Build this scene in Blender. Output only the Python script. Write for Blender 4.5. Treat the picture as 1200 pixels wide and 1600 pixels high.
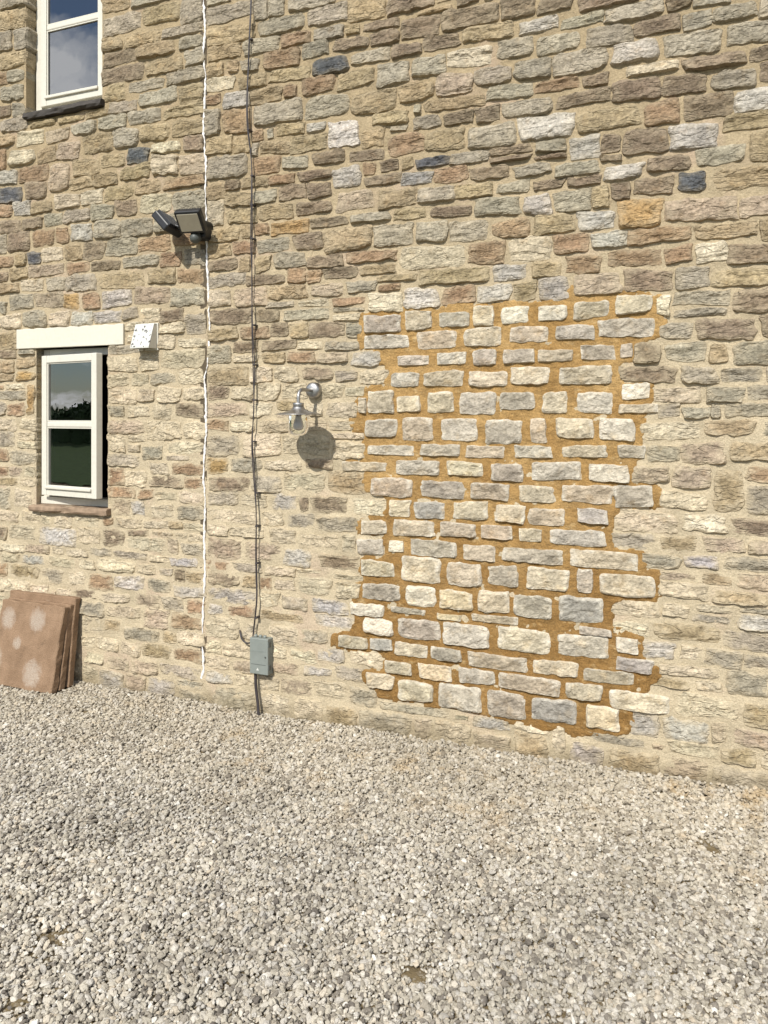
import bpy, bmesh, math, random
import numpy as np
from mathutils import Vector, Matrix

# ------------------------------------------------------------------ scene reset
for o in list(bpy.data.objects):
    bpy.data.objects.remove(o)
S = bpy.context.scene
COL = S.collection
RNG = random.Random(11)

# ------------------------------------------------------------------ camera
YAW = math.radians(21.06)      # camera turned left of the wall's normal
DIST = 3.286                   # metres from the wall
EYE = 1.5
FPX = 1155.0                   # focal length in pixels of the 1200 x 1600 photograph
HORIZON = 650.0
cam_data = bpy.data.cameras.new('camera')
cam_data.sensor_fit = 'VERTICAL'
cam_data.sensor_height = 36.0
cam_data.lens = 36.0 * FPX / 1600.0
cam_data.shift_y = (HORIZON - 800.0) / 1600.0
cam_data.clip_start = 0.05
cam_data.clip_end = 500.0
cam = bpy.data.objects.new('camera', cam_data)
COL.objects.link(cam)
cam.location = (0.0, -DIST, EYE)
cam.rotation_euler = (math.radians(90), 0, YAW)
S.camera = cam

# ------------------------------------------------------------------ sky, sun, exposure
SUN_TRAVEL = Vector((0.035, 1.0, -0.87)).normalized()
sun_elev = math.asin(-SUN_TRAVEL.z)
sun_az = math.atan2(-SUN_TRAVEL.x, -SUN_TRAVEL.y)
world = bpy.data.worlds.new('World')
S.world = world
world.use_nodes = True
wn = world.node_tree.nodes
wl = world.node_tree.links
wn.clear()
w_out = wn.new('ShaderNodeOutputWorld')
w_bg = wn.new('ShaderNodeBackground')
w_bg.inputs['Strength'].default_value = 0.085
w_sky = wn.new('ShaderNodeTexSky')
w_sky.sky_type = 'NISHITA'
w_sky.sun_disc = False
w_sky.sun_elevation = sun_elev
w_sky.sun_rotation = sun_az
w_sky.air_density = 1.0
w_sky.dust_density = 0.4
w_sky.ozone_density = 2.5
w_tc = wn.new('ShaderNodeTexCoord')
w_sep = wn.new('ShaderNodeSeparateXYZ')
wl.new(w_tc.outputs['Generated'], w_sep.inputs[0])
w_add = wn.new('ShaderNodeMath'); w_add.operation = 'ADD'; w_add.inputs[1].default_value = 0.22
w_max = wn.new('ShaderNodeMath'); w_max.operation = 'MAXIMUM'; w_max.inputs[1].default_value = 0.05
wl.new(w_sep.outputs[2], w_add.inputs[0]); wl.new(w_add.outputs[0], w_max.inputs[0])
w_dx = wn.new('ShaderNodeMath'); w_dx.operation = 'DIVIDE'
w_dy = wn.new('ShaderNodeMath'); w_dy.operation = 'DIVIDE'
wl.new(w_sep.outputs[0], w_dx.inputs[0]); wl.new(w_max.outputs[0], w_dx.inputs[1])
wl.new(w_sep.outputs[1], w_dy.inputs[0]); wl.new(w_max.outputs[0], w_dy.inputs[1])
w_cmb = wn.new('ShaderNodeCombineXYZ')
wl.new(w_dx.outputs[0], w_cmb.inputs[0]); wl.new(w_dy.outputs[0], w_cmb.inputs[1])
w_noise = wn.new('ShaderNodeTexNoise')
w_noise.inputs['Scale'].default_value = 1.35
w_noise.inputs['Detail'].default_value = 8.0
w_noise.inputs['Roughness'].default_value = 0.55
w_map = wn.new('ShaderNodeMapping')
w_map.inputs['Location'].default_value = (15.025, 8.023, 0.0)
wl.new(w_cmb.outputs[0], w_map.inputs['Vector'])
wl.new(w_map.outputs[0], w_noise.inputs['Vector'])
w_ramp = wn.new('ShaderNodeValToRGB')
w_ramp.color_ramp.elements[0].position = 0.475
w_ramp.color_ramp.elements[0].color = (0, 0, 0, 1)
w_ramp.color_ramp.elements[1].position = 0.57
w_ramp.color_ramp.elements[1].color = (0.9, 0.9, 0.9, 1)
wl.new(w_noise.outputs['Fac'], w_ramp.inputs[0])
w_mix = wn.new('ShaderNodeMixRGB')
w_mix.inputs[2].default_value = (15.0, 15.2, 15.5, 1)
wl.new(w_ramp.outputs[0], w_mix.inputs[0])
wl.new(w_sky.outputs[0], w_mix.inputs[1])
wl.new(w_mix.outputs[0], w_bg.inputs['Color'])
wl.new(w_bg.outputs[0], w_out.inputs[0])

sun_data = bpy.data.lights.new('sun', 'SUN')
sun_data.energy = 3.9
sun_data.angle = math.radians(0.55)
sun_data.color = (1.0, 0.965, 0.895)
sun = bpy.data.objects.new('sun', sun_data)
COL.objects.link(sun)
sun.rotation_euler = SUN_TRAVEL.to_track_quat('-Z', 'Y').to_euler()
sun.location = (-1, -8, 9)

S.view_settings.view_transform = 'Standard'
S.view_settings.look = 'None'
S.view_settings.gamma = 1.0
S.view_settings.exposure = 0.38
S.view_settings.use_curve_mapping = False
S.render.engine = 'CYCLES'

# ------------------------------------------------------------------ helpers
def wall_pt(px, py, y0=0.0):
    """Point of the plane y = y0 that the photograph shows at pixel (px, py)."""
    u = (px - 600.0) / FPX
    v = (HORIZON - py) / FPX
    t = (DIST + y0) / (math.cos(YAW) + u * math.sin(YAW))
    return t * (-math.sin(YAW) + u * math.cos(YAW)), EYE + t * v, t

def tag(o, label=None, cat=None, group=None, kind=None):
    if label: o['label'] = label
    if cat: o['category'] = cat
    if group: o['group'] = group
    if kind or cat: o['kind'] = kind or 'thing'
    return o

def empty(name, loc=(0, 0, 0), parent=None):
    o = bpy.data.objects.new(name, None)
    o.empty_display_size = 0.1
    COL.objects.link(o)
    o.location = loc
    if parent is not None:
        o.parent = parent
    return o

def world_loc(o):
    p = Vector(o.location)
    while o.parent is not None:
        o = o.parent
        p = p + Vector(o.location)
    return p

def link(name, mesh, material, parent=None, origin=None):
    """Link a mesh whose vertices are in world space; shift it to its own origin."""
    o = bpy.data.objects.new(name, mesh)
    COL.objects.link(o)
    if material is not None:
        mesh.materials.append(material)
    if origin is None:
        n = len(mesh.vertices)
        co = np.empty(n * 3, dtype=np.float32)
        mesh.vertices.foreach_get('co', co)
        co = co.reshape(-1, 3)
        origin = (co.min(0) + co.max(0)) / 2
    org = Vector([float(a) for a in origin])
    mesh.transform(Matrix.Translation(-org))
    if parent is not None:
        o.parent = parent
        o.location = org - world_loc(parent)
    else:
        o.location = org
    return o

def grid_mesh(name, verts, faces, col=None, smooth=True):
    verts = np.asarray(verts, dtype=np.float32)
    faces = np.asarray(faces, dtype=np.int32)
    me = bpy.data.meshes.new(name)
    nf, k = faces.shape
    me.vertices.add(len(verts))
    me.vertices.foreach_set('co', verts.ravel())
    me.loops.add(nf * k)
    me.loops.foreach_set('vertex_index', faces.ravel())
    me.polygons.add(nf)
    me.polygons.foreach_set('loop_start', np.arange(0, nf * k, k, dtype=np.int32))
    me.polygons.foreach_set('loop_total', np.full(nf, k, dtype=np.int32))
    me.polygons.foreach_set('use_smooth', np.full(nf, smooth))
    if col is not None:
        a = me.attributes.new('col', 'FLOAT_COLOR', 'POINT')
        a.data.foreach_set('color', np.asarray(col, dtype=np.float32).ravel())
    me.update(calc_edges=True)
    me.validate()
    return me

def bm_mesh(bm, name, smooth=False):
    bmesh.ops.recalc_face_normals(bm, faces=bm.faces)
    me = bpy.data.meshes.new(name)
    bm.to_mesh(me)
    bm.free()
    if smooth:
        for p in me.polygons:
            p.use_smooth = True
    return me

def add_box(bm, lo, hi, bevel=0.0, mat=None, seg=2):
    x0, y0, z0 = lo
    x1, y1, z1 = hi
    vs = [bm.verts.new(c) for c in ((x0, y0, z0), (x1, y0, z0), (x1, y1, z0), (x0, y1, z0),
                                    (x0, y0, z1), (x1, y0, z1), (x1, y1, z1), (x0, y1, z1))]
    fs = [bm.faces.new([vs[i] for i in f]) for f in ((0, 3, 2, 1), (4, 5, 6, 7), (0, 1, 5, 4), (1, 2, 6, 5), (2, 3, 7, 6), (3, 0, 4, 7))]
    new = vs
    if bevel > 0:
        es = list({e for f in fs for e in f.edges})
        r = bmesh.ops.bevel(bm, geom=es, offset=bevel, segments=seg, affect='EDGES', profile=0.5)
        new = list({v for f in r['faces'] for v in f.verts} | {v for v in vs if v.is_valid})
    if mat is not None:
        bmesh.ops.transform(bm, matrix=mat, verts=new)
    return new

def box(name, lo, hi, material, parent=None, bevel=0.002, mat=None, smooth=False):
    bm = bmesh.new()
    add_box(bm, lo, hi, bevel, mat)
    return link(name, bm_mesh(bm, name, smooth), material, parent)

def lathe(name, profile, material, parent=None, mat=None, seg=40, smooth=True):
    """profile: list of (radius, height) about local Z."""
    v, f = [], []
    n = len(profile)
    for r, z in profile:
        for k in range(seg):
            a = 2 * math.pi * k / seg
            v.append((r * math.cos(a), r * math.sin(a), z))
    for i in range(n - 1):
        for k in range(seg):
            k2 = (k + 1) % seg
            f.append((i * seg + k, i * seg + k2, (i + 1) * seg + k2, (i + 1) * seg + k))
    me = grid_mesh(name, v, f, smooth=smooth)
    if mat is not None:
        me.transform(mat)
    return link(name, me, material, parent)

def tube_geom(pts, rad, sides=8):
    pts = [Vector(p) for p in pts]
    v, f = [], []
    n = len(pts)
    for i, p in enumerate(pts):
        d = (pts[min(i + 1, n - 1)] - pts[max(i - 1, 0)]).normalized()
        ref = Vector((0, 1, 0)) if abs(d.y) < 0.9 else Vector((1, 0, 0))
        a = d.cross(ref).normalized()
        b = d.cross(a).normalized()
        r = rad[i] if hasattr(rad, '__len__') else rad
        for k in range(sides):
            t = 2 * math.pi * k / sides
            v.append(p + a * (r * math.cos(t)) + b * (r * math.sin(t)))
    for i in range(n - 1):
        for k in range(sides):
            k2 = (k + 1) % sides
            f.append((i * sides + k, i * sides + k2, (i + 1) * sides + k2, (i + 1) * sides + k))
    return [tuple(p) for p in v], f

def tube(name, pts, rad, material, parent=None, sides=8):
    v, f = tube_geom(pts, rad, sides)
    return link(name, grid_mesh(name, v, f), material, parent)

def smooth_path(pts, step=0.02):
    """Catmull-Rom through the points."""
    P = [np.array(p, dtype=float) for p in pts]
    P = [2 * P[0] - P[1]] + P + [2 * P[-1] - P[-2]]
    out = []
    for i in range(1, len(P) - 2):
        n = max(2, int(np.linalg.norm(P[i + 1] - P[i]) / step))
        for k in range(n):
            t = k / n
            a, b, c, d = P[i - 1], P[i], P[i + 1], P[i + 2]
            out.append(0.5 * ((2 * b) + (-a + c) * t + (2 * a - 5 * b + 4 * c - d) * t * t + (-a + 3 * b - 3 * c + d) * t ** 3))
    out.append(P[-2])
    return out

def hash3(ix, iy, iz):
    h = (ix.astype(np.int64) * 374761393 + iy.astype(np.int64) * 668265263 + iz.astype(np.int64) * 2147483647 + 1013904223) & 0xFFFFFFFF
    h = ((h ^ (h >> 13)) * 1274126177) & 0xFFFFFFFF
    h = ((h ^ (h >> 16)) * 2246822519) & 0xFFFFFFFF
    h = h ^ (h >> 15)
    return (h & 0xFFFFFF) / float(0xFFFFFF)

def vnoise(x, y, z=0.0):
    """Smooth value noise in -1..1."""
    x = np.asarray(x, dtype=float); y = np.asarray(y, dtype=float)
    z = np.zeros_like(x) + z
    ix, iy, iz = np.floor(x), np.floor(y), np.floor(z)
    fx, fy, fz = x - ix, y - iy, z - iz
    fx = fx * fx * (3 - 2 * fx); fy = fy * fy * (3 - 2 * fy); fz = fz * fz * (3 - 2 * fz)
    r = 0
    for dx in (0, 1):
        for dy in (0, 1):
            for dz in (0, 1):
                wgt = (fx if dx else 1 - fx) * (fy if dy else 1 - fy) * (fz if dz else 1 - fz)
                r = r + wgt * hash3(ix + dx, iy + dy, iz + dz)
    return r * 2 - 1

def fbm(x, y, z=0.0, octv=3, gain=0.5):
    r, a = 0, 1.0
    for k in range(octv):
        r = r + a * vnoise(x * 2 ** k + 17.3 * k, y * 2 ** k + 9.1 * k, z + 5.7 * k)
        a *= gain
    return r

def lin(r, g, b, k=1.0):
    def f(c):
        c /= 255.0
        return k * (c / 12.92 if c <= 0.04045 else ((c + 0.055) / 1.055) ** 2.4)
    return (f(r), f(g), f(b))

# ------------------------------------------------------------------ materials
class NT:
    """Small node-graph helper."""
    def __init__(self, name):
        self.m = bpy.data.materials.new(name)
        self.m.use_nodes = True
        self.n = self.m.node_tree.nodes
        self.l = self.m.node_tree.links
        self.b = self.n['Principled BSDF']
        self.out = self.n['Material Output']
    def put(self, sock, v):
        if hasattr(v, 'is_output'):
            self.l.new(v, sock)
        else:
            if isinstance(v, tuple) and len(v) == 3 and len(getattr(sock, 'default_value', (0, 0, 0))) == 4:
                v = v + (1,)
            sock.default_value = v
    def pos(self, scale=(1, 1, 1)):
        g = self.n.new('ShaderNodeNewGeometry')
        mp = self.n.new('ShaderNodeMapping')
        mp.inputs['Scale'].default_value = scale
        self.l.new(g.outputs['Position'], mp.inputs['Vector'])
        return mp.outputs[0]
    def obj(self, scale=(1, 1, 1)):
        g = self.n.new('ShaderNodeTexCoord')
        mp = self.n.new('ShaderNodeMapping')
        mp.inputs['Scale'].default_value = scale
        self.l.new(g.outputs['Object'], mp.inputs['Vector'])
        return mp.outputs[0]
    def noise(self, vec, scale, detail=4, rough=0.55, dist=0.0):
        t = self.n.new('ShaderNodeTexNoise')
        t.inputs['Scale'].default_value = scale
        t.inputs['Detail'].default_value = detail
        t.inputs['Roughness'].default_value = rough
        t.inputs['Distortion'].default_value = dist
        self.l.new(vec, t.inputs['Vector'])
        return t.outputs['Fac']
    def vor(self, vec, scale, feature='F1', out='Distance'):
        t = self.n.new('ShaderNodeTexVoronoi')
        t.feature = feature
        t.inputs['Scale'].default_value = scale
        self.l.new(vec, t.inputs['Vector'])
        return t.outputs[out]
    def ramp(self, v, a, b, ca=0.0, cb=1.0):
        t = self.n.new('ShaderNodeMapRange')
        t.interpolation_type = 'SMOOTHSTEP'
        self.put(t.inputs['Value'], v)
        t.inputs['From Min'].default_value = a
        t.inputs['From Max'].default_value = b
        t.inputs['To Min'].default_value = ca
        t.inputs['To Max'].default_value = cb
        return t.outputs[0]
    def math(self, op, a, b=0.0):
        t = self.n.new('ShaderNodeMath')
        t.operation = op
        self.put(t.inputs[0], a); self.put(t.inputs[1], b)
        return t.outputs[0]
    def mix(self, f, a, b, mode='MIX'):
        t = self.n.new('ShaderNodeMixRGB')
        t.blend_type = mode
        self.put(t.inputs[0], f); self.put(t.inputs[1], a); self.put(t.inputs[2], b)
        return t.outputs[0]
    def attr(self, name):
        t = self.n.new('ShaderNodeAttribute')
        t.attribute_name = name
        return t
    def scale_col(self, c, v):
        """colour c times scalar v"""
        t = self.n.new('ShaderNodeVectorMath')
        t.operation = 'SCALE'
        self.put(t.inputs[0], c)
        self.put(t.inputs['Scale'], v)
        return t.outputs[0]
    def bump(self, h, strength, dist, prev=None):
        t = self.n.new('ShaderNodeBump')
        t.inputs['Strength'].default_value = strength
        t.inputs['Distance'].default_value = dist
        self.l.new(h, t.inputs['Height'])
        if prev is not None:
            self.l.new(prev, t.inputs['Normal'])
        return t.outputs[0]
    def done(self, color=None, rough=0.8, normal=None, metal=0.0, spec=0.5):
        if color is not None: self.put(self.b.inputs['Base Color'], color)
        self.put(self.b.inputs['Roughness'], rough)
        self.b.inputs['Metallic'].default_value = metal
        self.b.inputs['Specular IOR Level'].default_value = spec
        if normal is not None: self.l.new(normal, self.b.inputs['Normal'])
        return self.m

MORTAR = lin(209, 193, 163, 0.80)
MORTAR_DIM = lin(182, 163, 131, 0.80)
GOLD = lin(186, 143, 82, 0.80)

def mat_stone():
    t = NT('rubble_stone')
    a = t.attr('col')
    p = t.pos()
    pbed = t.pos((0.9, 1.0, 1.45))
    n1 = t.noise(p, 11, 4)
    n2 = t.noise(p, 75, 5, 0.62)
    n3 = t.noise(pbed, 34, 7, 0.68, 0.4)
    c = t.scale_col(a.outputs['Color'], t.ramp(n1, 0.25, 0.75, 0.80, 1.20))
    c = t.scale_col(c, t.ramp(n2, 0.25, 0.75, 0.66, 1.30))
    # brown iron staining and dark lichen
    c = t.mix(t.ramp(t.noise(p, 17, 3), 0.56, 0.74, 0, 0.45), c, t.mix(1.0, c, (0.97, 0.84, 0.68), 'MULTIPLY'))
    c = t.mix(t.ramp(t.noise(p, 120, 3), 0.60, 0.70, 0, 0.55), c, t.scale_col(c, 0.55))
    # pale lime dust from the pointing, heavier low down and along the arrises
    sep = t.n.new('ShaderNodeSeparateXYZ')
    t.l.new(p, sep.inputs[0])
    low = t.ramp(sep.outputs[2], 0.9, 2.7, 0.85, 0.28)
    e = t.math('ADD', t.math('MULTIPLY', a.outputs['Alpha'], 0.55), t.math('MULTIPLY', t.noise(p, 26, 5, 0.65), 0.95))
    sm = t.math('MULTIPLY', t.ramp(e, 0.68, 1.06, 0, 0.92), low)
    c = t.mix(sm, c, MORTAR)
    foot = t.math('ADD', t.ramp(sep.outputs[2], -0.02, 0.16, 0.45, 0.0), t.math('MULTIPLY', t.noise(p, 9, 6, 0.65), 0.75))
    c = t.mix(t.ramp(foot, 0.56, 0.86, 0, 0.5), c, lin(120, 106, 78, 0.8))      # splashed and mossy foot of the wall
    h = t.math('ADD', t.math('MULTIPLY', n3, 0.7), t.math('MULTIPLY', t.noise(pbed, 120, 4, 0.6), 0.3))
    crev = t.math('ABSOLUTE', t.math('SUBTRACT', t.noise(t.pos((0.55, 1.0, 1.7)), 13, 4, 0.5, 0.3), 0.5))
    c = t.scale_col(c, t.ramp(crev, 0.0, 0.010, 0.80, 1.0))
    nb = t.bump(t.math('ADD', h, t.ramp(crev, 0.0, 0.04, -0.28, 0.0)), 1.0, 0.014)
    nb = t.bump(t.noise(p, 220, 3), 0.5, 0.003, nb)
    return t.done(c, 0.92, nb, spec=0.2)

def mat_infill_stone():
    t = NT('cleaned_infill_stone')
    a = t.attr('col')
    p = t.pos()
    pt = t.pos((1.2, 1.0, 1.6))
    n1 = t.noise(p, 14, 5, 0.6)
    c = t.scale_col(a.outputs['Color'], t.ramp(n1, 0.25, 0.75, 0.72, 1.24))
    c = t.scale_col(c, t.ramp(t.noise(pt, 60, 5, 0.65), 0.25, 0.75, 0.70, 1.26))
    c = t.mix(t.ramp(t.noise(p, 19, 4), 0.52, 0.72, 0, 0.5), c, t.mix(1.0, c, (0.97, 0.86, 0.70), 'MULTIPLY'))
    e = t.math('ADD', t.math('MULTIPLY', a.outputs['Alpha'], 0.62), t.math('MULTIPLY', t.noise(p, 30, 6, 0.7), 0.72))
    c = t.mix(t.ramp(e, 0.78, 1.06, 0, 0.85), c, lin(236, 228, 210, 0.82))
    g = t.math('ADD', t.math('MULTIPLY', a.outputs['Alpha'], 0.5), t.math('MULTIPLY', t.noise(t.pos((1.0, 1.0, 1.3)), 16, 7, 0.72), 1.0))
    c = t.mix(t.ramp(g, 1.00, 1.14, 0, 0.6), c, lin(196, 160, 102, 0.8))
    h = t.math('ADD', t.math('MULTIPLY', t.noise(pt, 30, 6, 0.62, 0.6), 0.75), t.math('MULTIPLY', t.noise(pt, 110, 4, 0.6), 0.25))
    nb = t.bump(h, 1.0, 0.015)
    nb = t.bump(t.noise(p, 280, 3), 0.4, 0.003, nb)
    return t.done(c, 0.9, nb, spec=0.22)

def mat_mortar():
    t = NT('lime_mortar')
    p = t.pos()
    sep = t.n.new('ShaderNodeSeparateXYZ')
    t.l.new(p, sep.inputs[0])
    c = t.mix(t.ramp(sep.outputs[2], 1.2, 3.2), MORTAR, MORTAR_DIM)       # weathered darker high on the wall
    c = t.scale_col(c, t.ramp(t.noise(p, 7, 4), 0.25, 0.75, 0.84, 1.14))
    c = t.mix(t.ramp(t.noise(p, 3.3, 3), 0.55, 0.7, 0, 0.5), c, lin(206, 182, 160, 0.8))
    c = t.scale_col(c, t.ramp(t.noise(p, 160, 4, 0.7), 0.2, 0.8, 0.76, 1.20))
    foot = t.math('ADD', t.ramp(sep.outputs[2], -0.02, 0.16, 0.45, 0.0), t.math('MULTIPLY', t.noise(p, 9, 6, 0.65), 0.75))
    c = t.mix(t.ramp(foot, 0.56, 0.86, 0, 0.5), c, lin(120, 106, 78, 0.8))      # splashed and mossy foot of the wall
    c = t.mix(t.ramp(t.noise(p, 30, 6, 0.7), 0.60, 0.74, 0, 0.35), c, lin(140, 122, 92, 0.8))
    nb = t.bump(t.noise(p, 70, 5, 0.65), 0.8, 0.010)
    nb = t.bump(t.noise(p, 420, 3), 0.6, 0.003, nb)
    return t.done(c, 0.95, nb, spec=0.15)

def mat_gold():
    t = NT('fresh_golden_mortar')
    p = t.pos()
    ps = t.pos((0.85, 1.0, 1.3))
    c = t.mix(t.ramp(t.noise(p, 5, 4), 0.35, 0.68), lin(192, 157, 104, 0.80), lin(170, 134, 82, 0.80))
    sep = t.n.new('ShaderNodeSeparateXYZ')
    t.l.new(p, sep.inputs[0])
    damp = t.math('ADD', t.ramp(sep.outputs[2], 0.35, 1.5, 0.32, 0.0), t.math('MULTIPLY', t.noise(p, 6, 6, 0.65), 1.15))
    c = t.mix(t.ramp(damp, 0.56, 0.92, 0, 0.8), c, lin(144, 109, 62, 0.80))   # still damp patches
    c = t.mix(t.ramp(t.noise(ps, 26, 4), 0.56, 0.72, 0, 0.5), c, lin(214, 186, 138, 0.80))
    c = t.scale_col(c, t.ramp(t.noise(p, 24, 6, 0.7), 0.3, 0.7, 0.78, 1.18))
    c = t.scale_col(c, t.ramp(t.noise(p, 190, 4, 0.7), 0.25, 0.75, 0.70, 1.28))
    nb = t.bump(t.noise(ps, 45, 5, 0.65), 0.9, 0.012)
    nb = t.bump(t.noise(p, 330, 3), 0.7, 0.004, nb)
    return t.done(c, 0.95, nb, spec=0.15)

def mat_paint(name, rgb, rough=0.45, dirt=0.25, bumps=0.1):
    t = NT(name)
    p = t.pos()
    c = t.mix(t.ramp(t.noise(p, 9, 6, 0.65), 0.50, 0.78, 0, dirt), rgb, tuple(0.55 * q for q in rgb))
    c = t.scale_col(c, t.ramp(t.noise(p, 60, 3), 0.2, 0.8, 0.95, 1.04))
    nb = t.bump(t.noise(t.pos((1, 1, 0.15)), 90, 3), bumps, 0.003)
    return t.done(c, rough, nb, spec=0.4)

def mat_glass(name, ior=2.9, tint=0.55):
    t = NT(name)
    t.n.remove(t.b)
    tr = t.n.new('ShaderNodeBsdfTransparent')
    tr.inputs[0].default_value = (tint, tint * 1.02, tint, 1)
    gl = t.n.new('ShaderNodeBsdfGlossy')
    gl.inputs['Roughness'].default_value = 0.0
    gl.inputs[0].default_value = (1, 1, 1, 1)
    fr = t.n.new('ShaderNodeFresnel')
    fr.inputs[0].default_value = ior
    nb = t.bump(t.noise(t.pos(), 6, 2), 0.12, 0.004)
    t.l.new(nb, gl.inputs['Normal'])
    mx = t.n.new('ShaderNodeMixShader')
    t.l.new(fr.outputs[0], mx.inputs[0])
    t.l.new(tr.outputs[0], mx.inputs[1])
    t.l.new(gl.outputs[0], mx.inputs[2])
    t.l.new(mx.outputs[0], t.out.inputs[0])
    return t.m

def mat_simple(name, rgb, rough=0.5, metal=0.0, spec=0.5, var=0.12, scale=40, bump=0.1):
    t = NT(name)
    p = t.pos()
    c = t.scale_col(rgb, t.ramp(t.noise(p, scale, 4), 0.2, 0.8, 1 - var, 1 + var))
    nb = t.bump(t.noise(p, scale * 4, 3), bump, 0.002)
    return t.done(c, rough, nb, metal, spec)

def mat_gravel():
    t = NT('limestone_gravel')
    oi = t.n.new('ShaderNodeObjectInfo')
    p = t.pos()
    cr = t.n.new('ShaderNodeValToRGB')
    stops = [(0.0, (112, 105, 97)), (0.10, (148, 140, 128)), (0.30, (178, 170, 154)), (0.50, (194, 186, 170)),
             (0.66, (186, 180, 170)), (0.80, (206, 199, 186)), (0.92, (194, 181, 160)), (1.0, (230, 226, 216))]
    while len(cr.color_ramp.elements) < len(stops):
        cr.color_ramp.elements.new(0.5)
    for e, (q, c) in zip(cr.color_ramp.elements, stops):
        e.position = q
        e.color = lin(*c, 0.80) + (1,)
    t.l.new(oi.outputs['Random'], cr.inputs[0])
    c = t.scale_col(cr.outputs[0], t.ramp(t.noise(p, 1.6, 3), 0.3, 0.7, 0.88, 1.12))
    c = t.scale_col(c, t.ramp(t.noise(p, 260, 3), 0.2, 0.8, 0.84, 1.14))
    # golden sand spilt along the foot of the wall, dust by the wall
    sep = t.n.new('ShaderNodeSeparateXYZ')
    t.l.new(p, sep.inputs[0])
    near = t.ramp(sep.outputs[1], -1.1, -0.1, 0.0, 1.0)
    right = t.ramp(sep.outputs[0], -2.3, -1.6, 0.25, 1.0)
    f = t.math('MULTIPLY', t.math('MULTIPLY', t.ramp(t.noise(p, 4.5, 7, 0.7), 0.52, 0.68, 0, 0.6), near), right)
    c = t.mix(f, c, lin(190, 158, 108, 0.8))
    c = t.mix(t.math('MULTIPLY', near, 0.22), c, lin(200, 182, 148, 0.8))
    nb = t.bump(t.noise(p, 180, 3), 0.5, 0.004)
    return t.done(c, 0.9, nb, spec=0.2)

def mat_soil():
    t = NT('sandy_subsoil')
    p = t.pos()
    c = t.mix(t.ramp(t.noise(p, 4, 4), 0.3, 0.7), lin(138, 122, 92, 0.75), lin(112, 98, 74, 0.75))
    chips = t.vor(p, 160, out='Color')
    cs = t.n.new('ShaderNodeSeparateColor')
    t.l.new(chips, cs.inputs[0])
    c = t.mix(t.ramp(cs.outputs[0], 0.7, 0.9, 0, 0.5), c, lin(182, 172, 156, 0.75))
    nb = t.bump(t.noise(p, 90, 4, 0.6), 0.7, 0.010)
    return t.done(c, 0.95, nb, spec=0.15)

def mat_slab():
    """Pressed concrete flag seen from its bedding side: pinkish brown with pale dabs of old mortar."""
    t = NT('old_concrete_flag')
    p = t.obj()
    c = t.mix(t.ramp(t.noise(p, 9, 5, 0.6), 0.3, 0.7), lin(166, 138, 112, 0.76), lin(144, 118, 94, 0.76))
    c = t.scale_col(c, t.ramp(t.noise(p, 150, 4, 0.7), 0.2, 0.8, 0.80, 1.18))
    c = t.mix(t.ramp(t.noise(p, 60, 3), 0.66, 0.72, 0, 0.6), c, lin(92, 74, 60, 0.8))
    nz = t.noise(p, 34, 6, 0.7)
    fine = t.noise(p, 120, 4)
    sep = t.n.new('ShaderNodeSeparateXYZ')
    t.l.new(p, sep.inputs[0])
    tot = None
    for (x, z, rx, rz) in SPOTS:
        dx = t.math('MULTIPLY', t.math('SUBTRACT', sep.outputs[0], x), 1.0 / rx)
        dz = t.math('MULTIPLY', t.math('SUBTRACT', sep.outputs[2], z), 1.0 / rz)
        d = t.math('ADD', t.math('MULTIPLY', dx, dx), t.math('MULTIPLY', dz, dz))
        d = t.math('ADD', d, t.math('MULTIPLY', t.math('SUBTRACT', nz, 0.5), 2.6))
        s = t.ramp(d, 0.15, 1.45, 1.0, 0.0)
        tot = s if tot is None else t.math('MAXIMUM', tot, s)
    tot = t.math('MULTIPLY', tot, t.ramp(fine, 0.3, 0.7, 0.55, 1.0))
    c = t.mix(t.math('MULTIPLY', tot, 0.8), c, lin(190, 177, 162, 0.8))
    c = t.mix(t.ramp(t.noise(p, 14, 6, 0.7), 0.56, 0.74, 0, 0.6), c, lin(118, 98, 80, 0.8))
    nb = t.bump(fine, 0.7, 0.006)
    return t.done(c, 0.95, nb, spec=0.15)
SPOTS = [(-0.16, 0.13, 0.05, 0.06), (0.055, 0.14, 0.055, 0.065), (-0.07, 0.005, 0.030, 0.034),
         (-0.215, -0.10, 0.05, 0.07), (0.07, -0.145, 0.065, 0.075)]

M_STONE = mat_stone()
M_INFILL = mat_infill_stone()
M_MORTAR = mat_mortar()
M_GOLD = mat_gold()
M_CREAM = mat_paint('cream_painted_timber', lin(236, 231, 216, 0.74), 0.42, 0.18)
M_LINTEL = mat_paint('cream_painted_lintel', lin(236, 230, 212, 0.74), 0.6, 0.15, 0.25)
M_GLASS = mat_glass('window_glass')
M_JAR = mat_glass('clear_jar_glass', 1.45, 0.93)
M_SLATE = mat_simple('dark_slate_sill', lin(64, 58, 52, 0.8), 0.8, var=0.3, scale=25, bump=0.7)
M_SANDSILL = mat_simple('brown_sandstone_sill', lin(158, 136, 114, 0.8), 0.9, var=0.25, scale=30, bump=0.9, spec=0.2)
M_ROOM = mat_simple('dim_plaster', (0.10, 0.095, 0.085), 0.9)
M_STEEL = mat_simple('brushed_stainless_steel', (0.40, 0.39, 0.375), 0.42, 1.0, var=0.12, scale=60, bump=0.15)
M_BLACK = mat_simple('black_powder_coat', (0.010, 0.0105, 0.012), 0.42, var=0.25)
M_DIFF = mat_simple('frosted_diffuser', lin(178, 170, 150, 0.8), 0.35, var=0.06)
M_BULB = mat_simple('frosted_bulb_glass', lin(214, 206, 204, 0.8), 0.25, var=0.03)
M_BOX = mat_simple('grey_enclosure_plastic', lin(138, 144, 138, 0.80), 0.5, var=0.06, scale=30)
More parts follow.
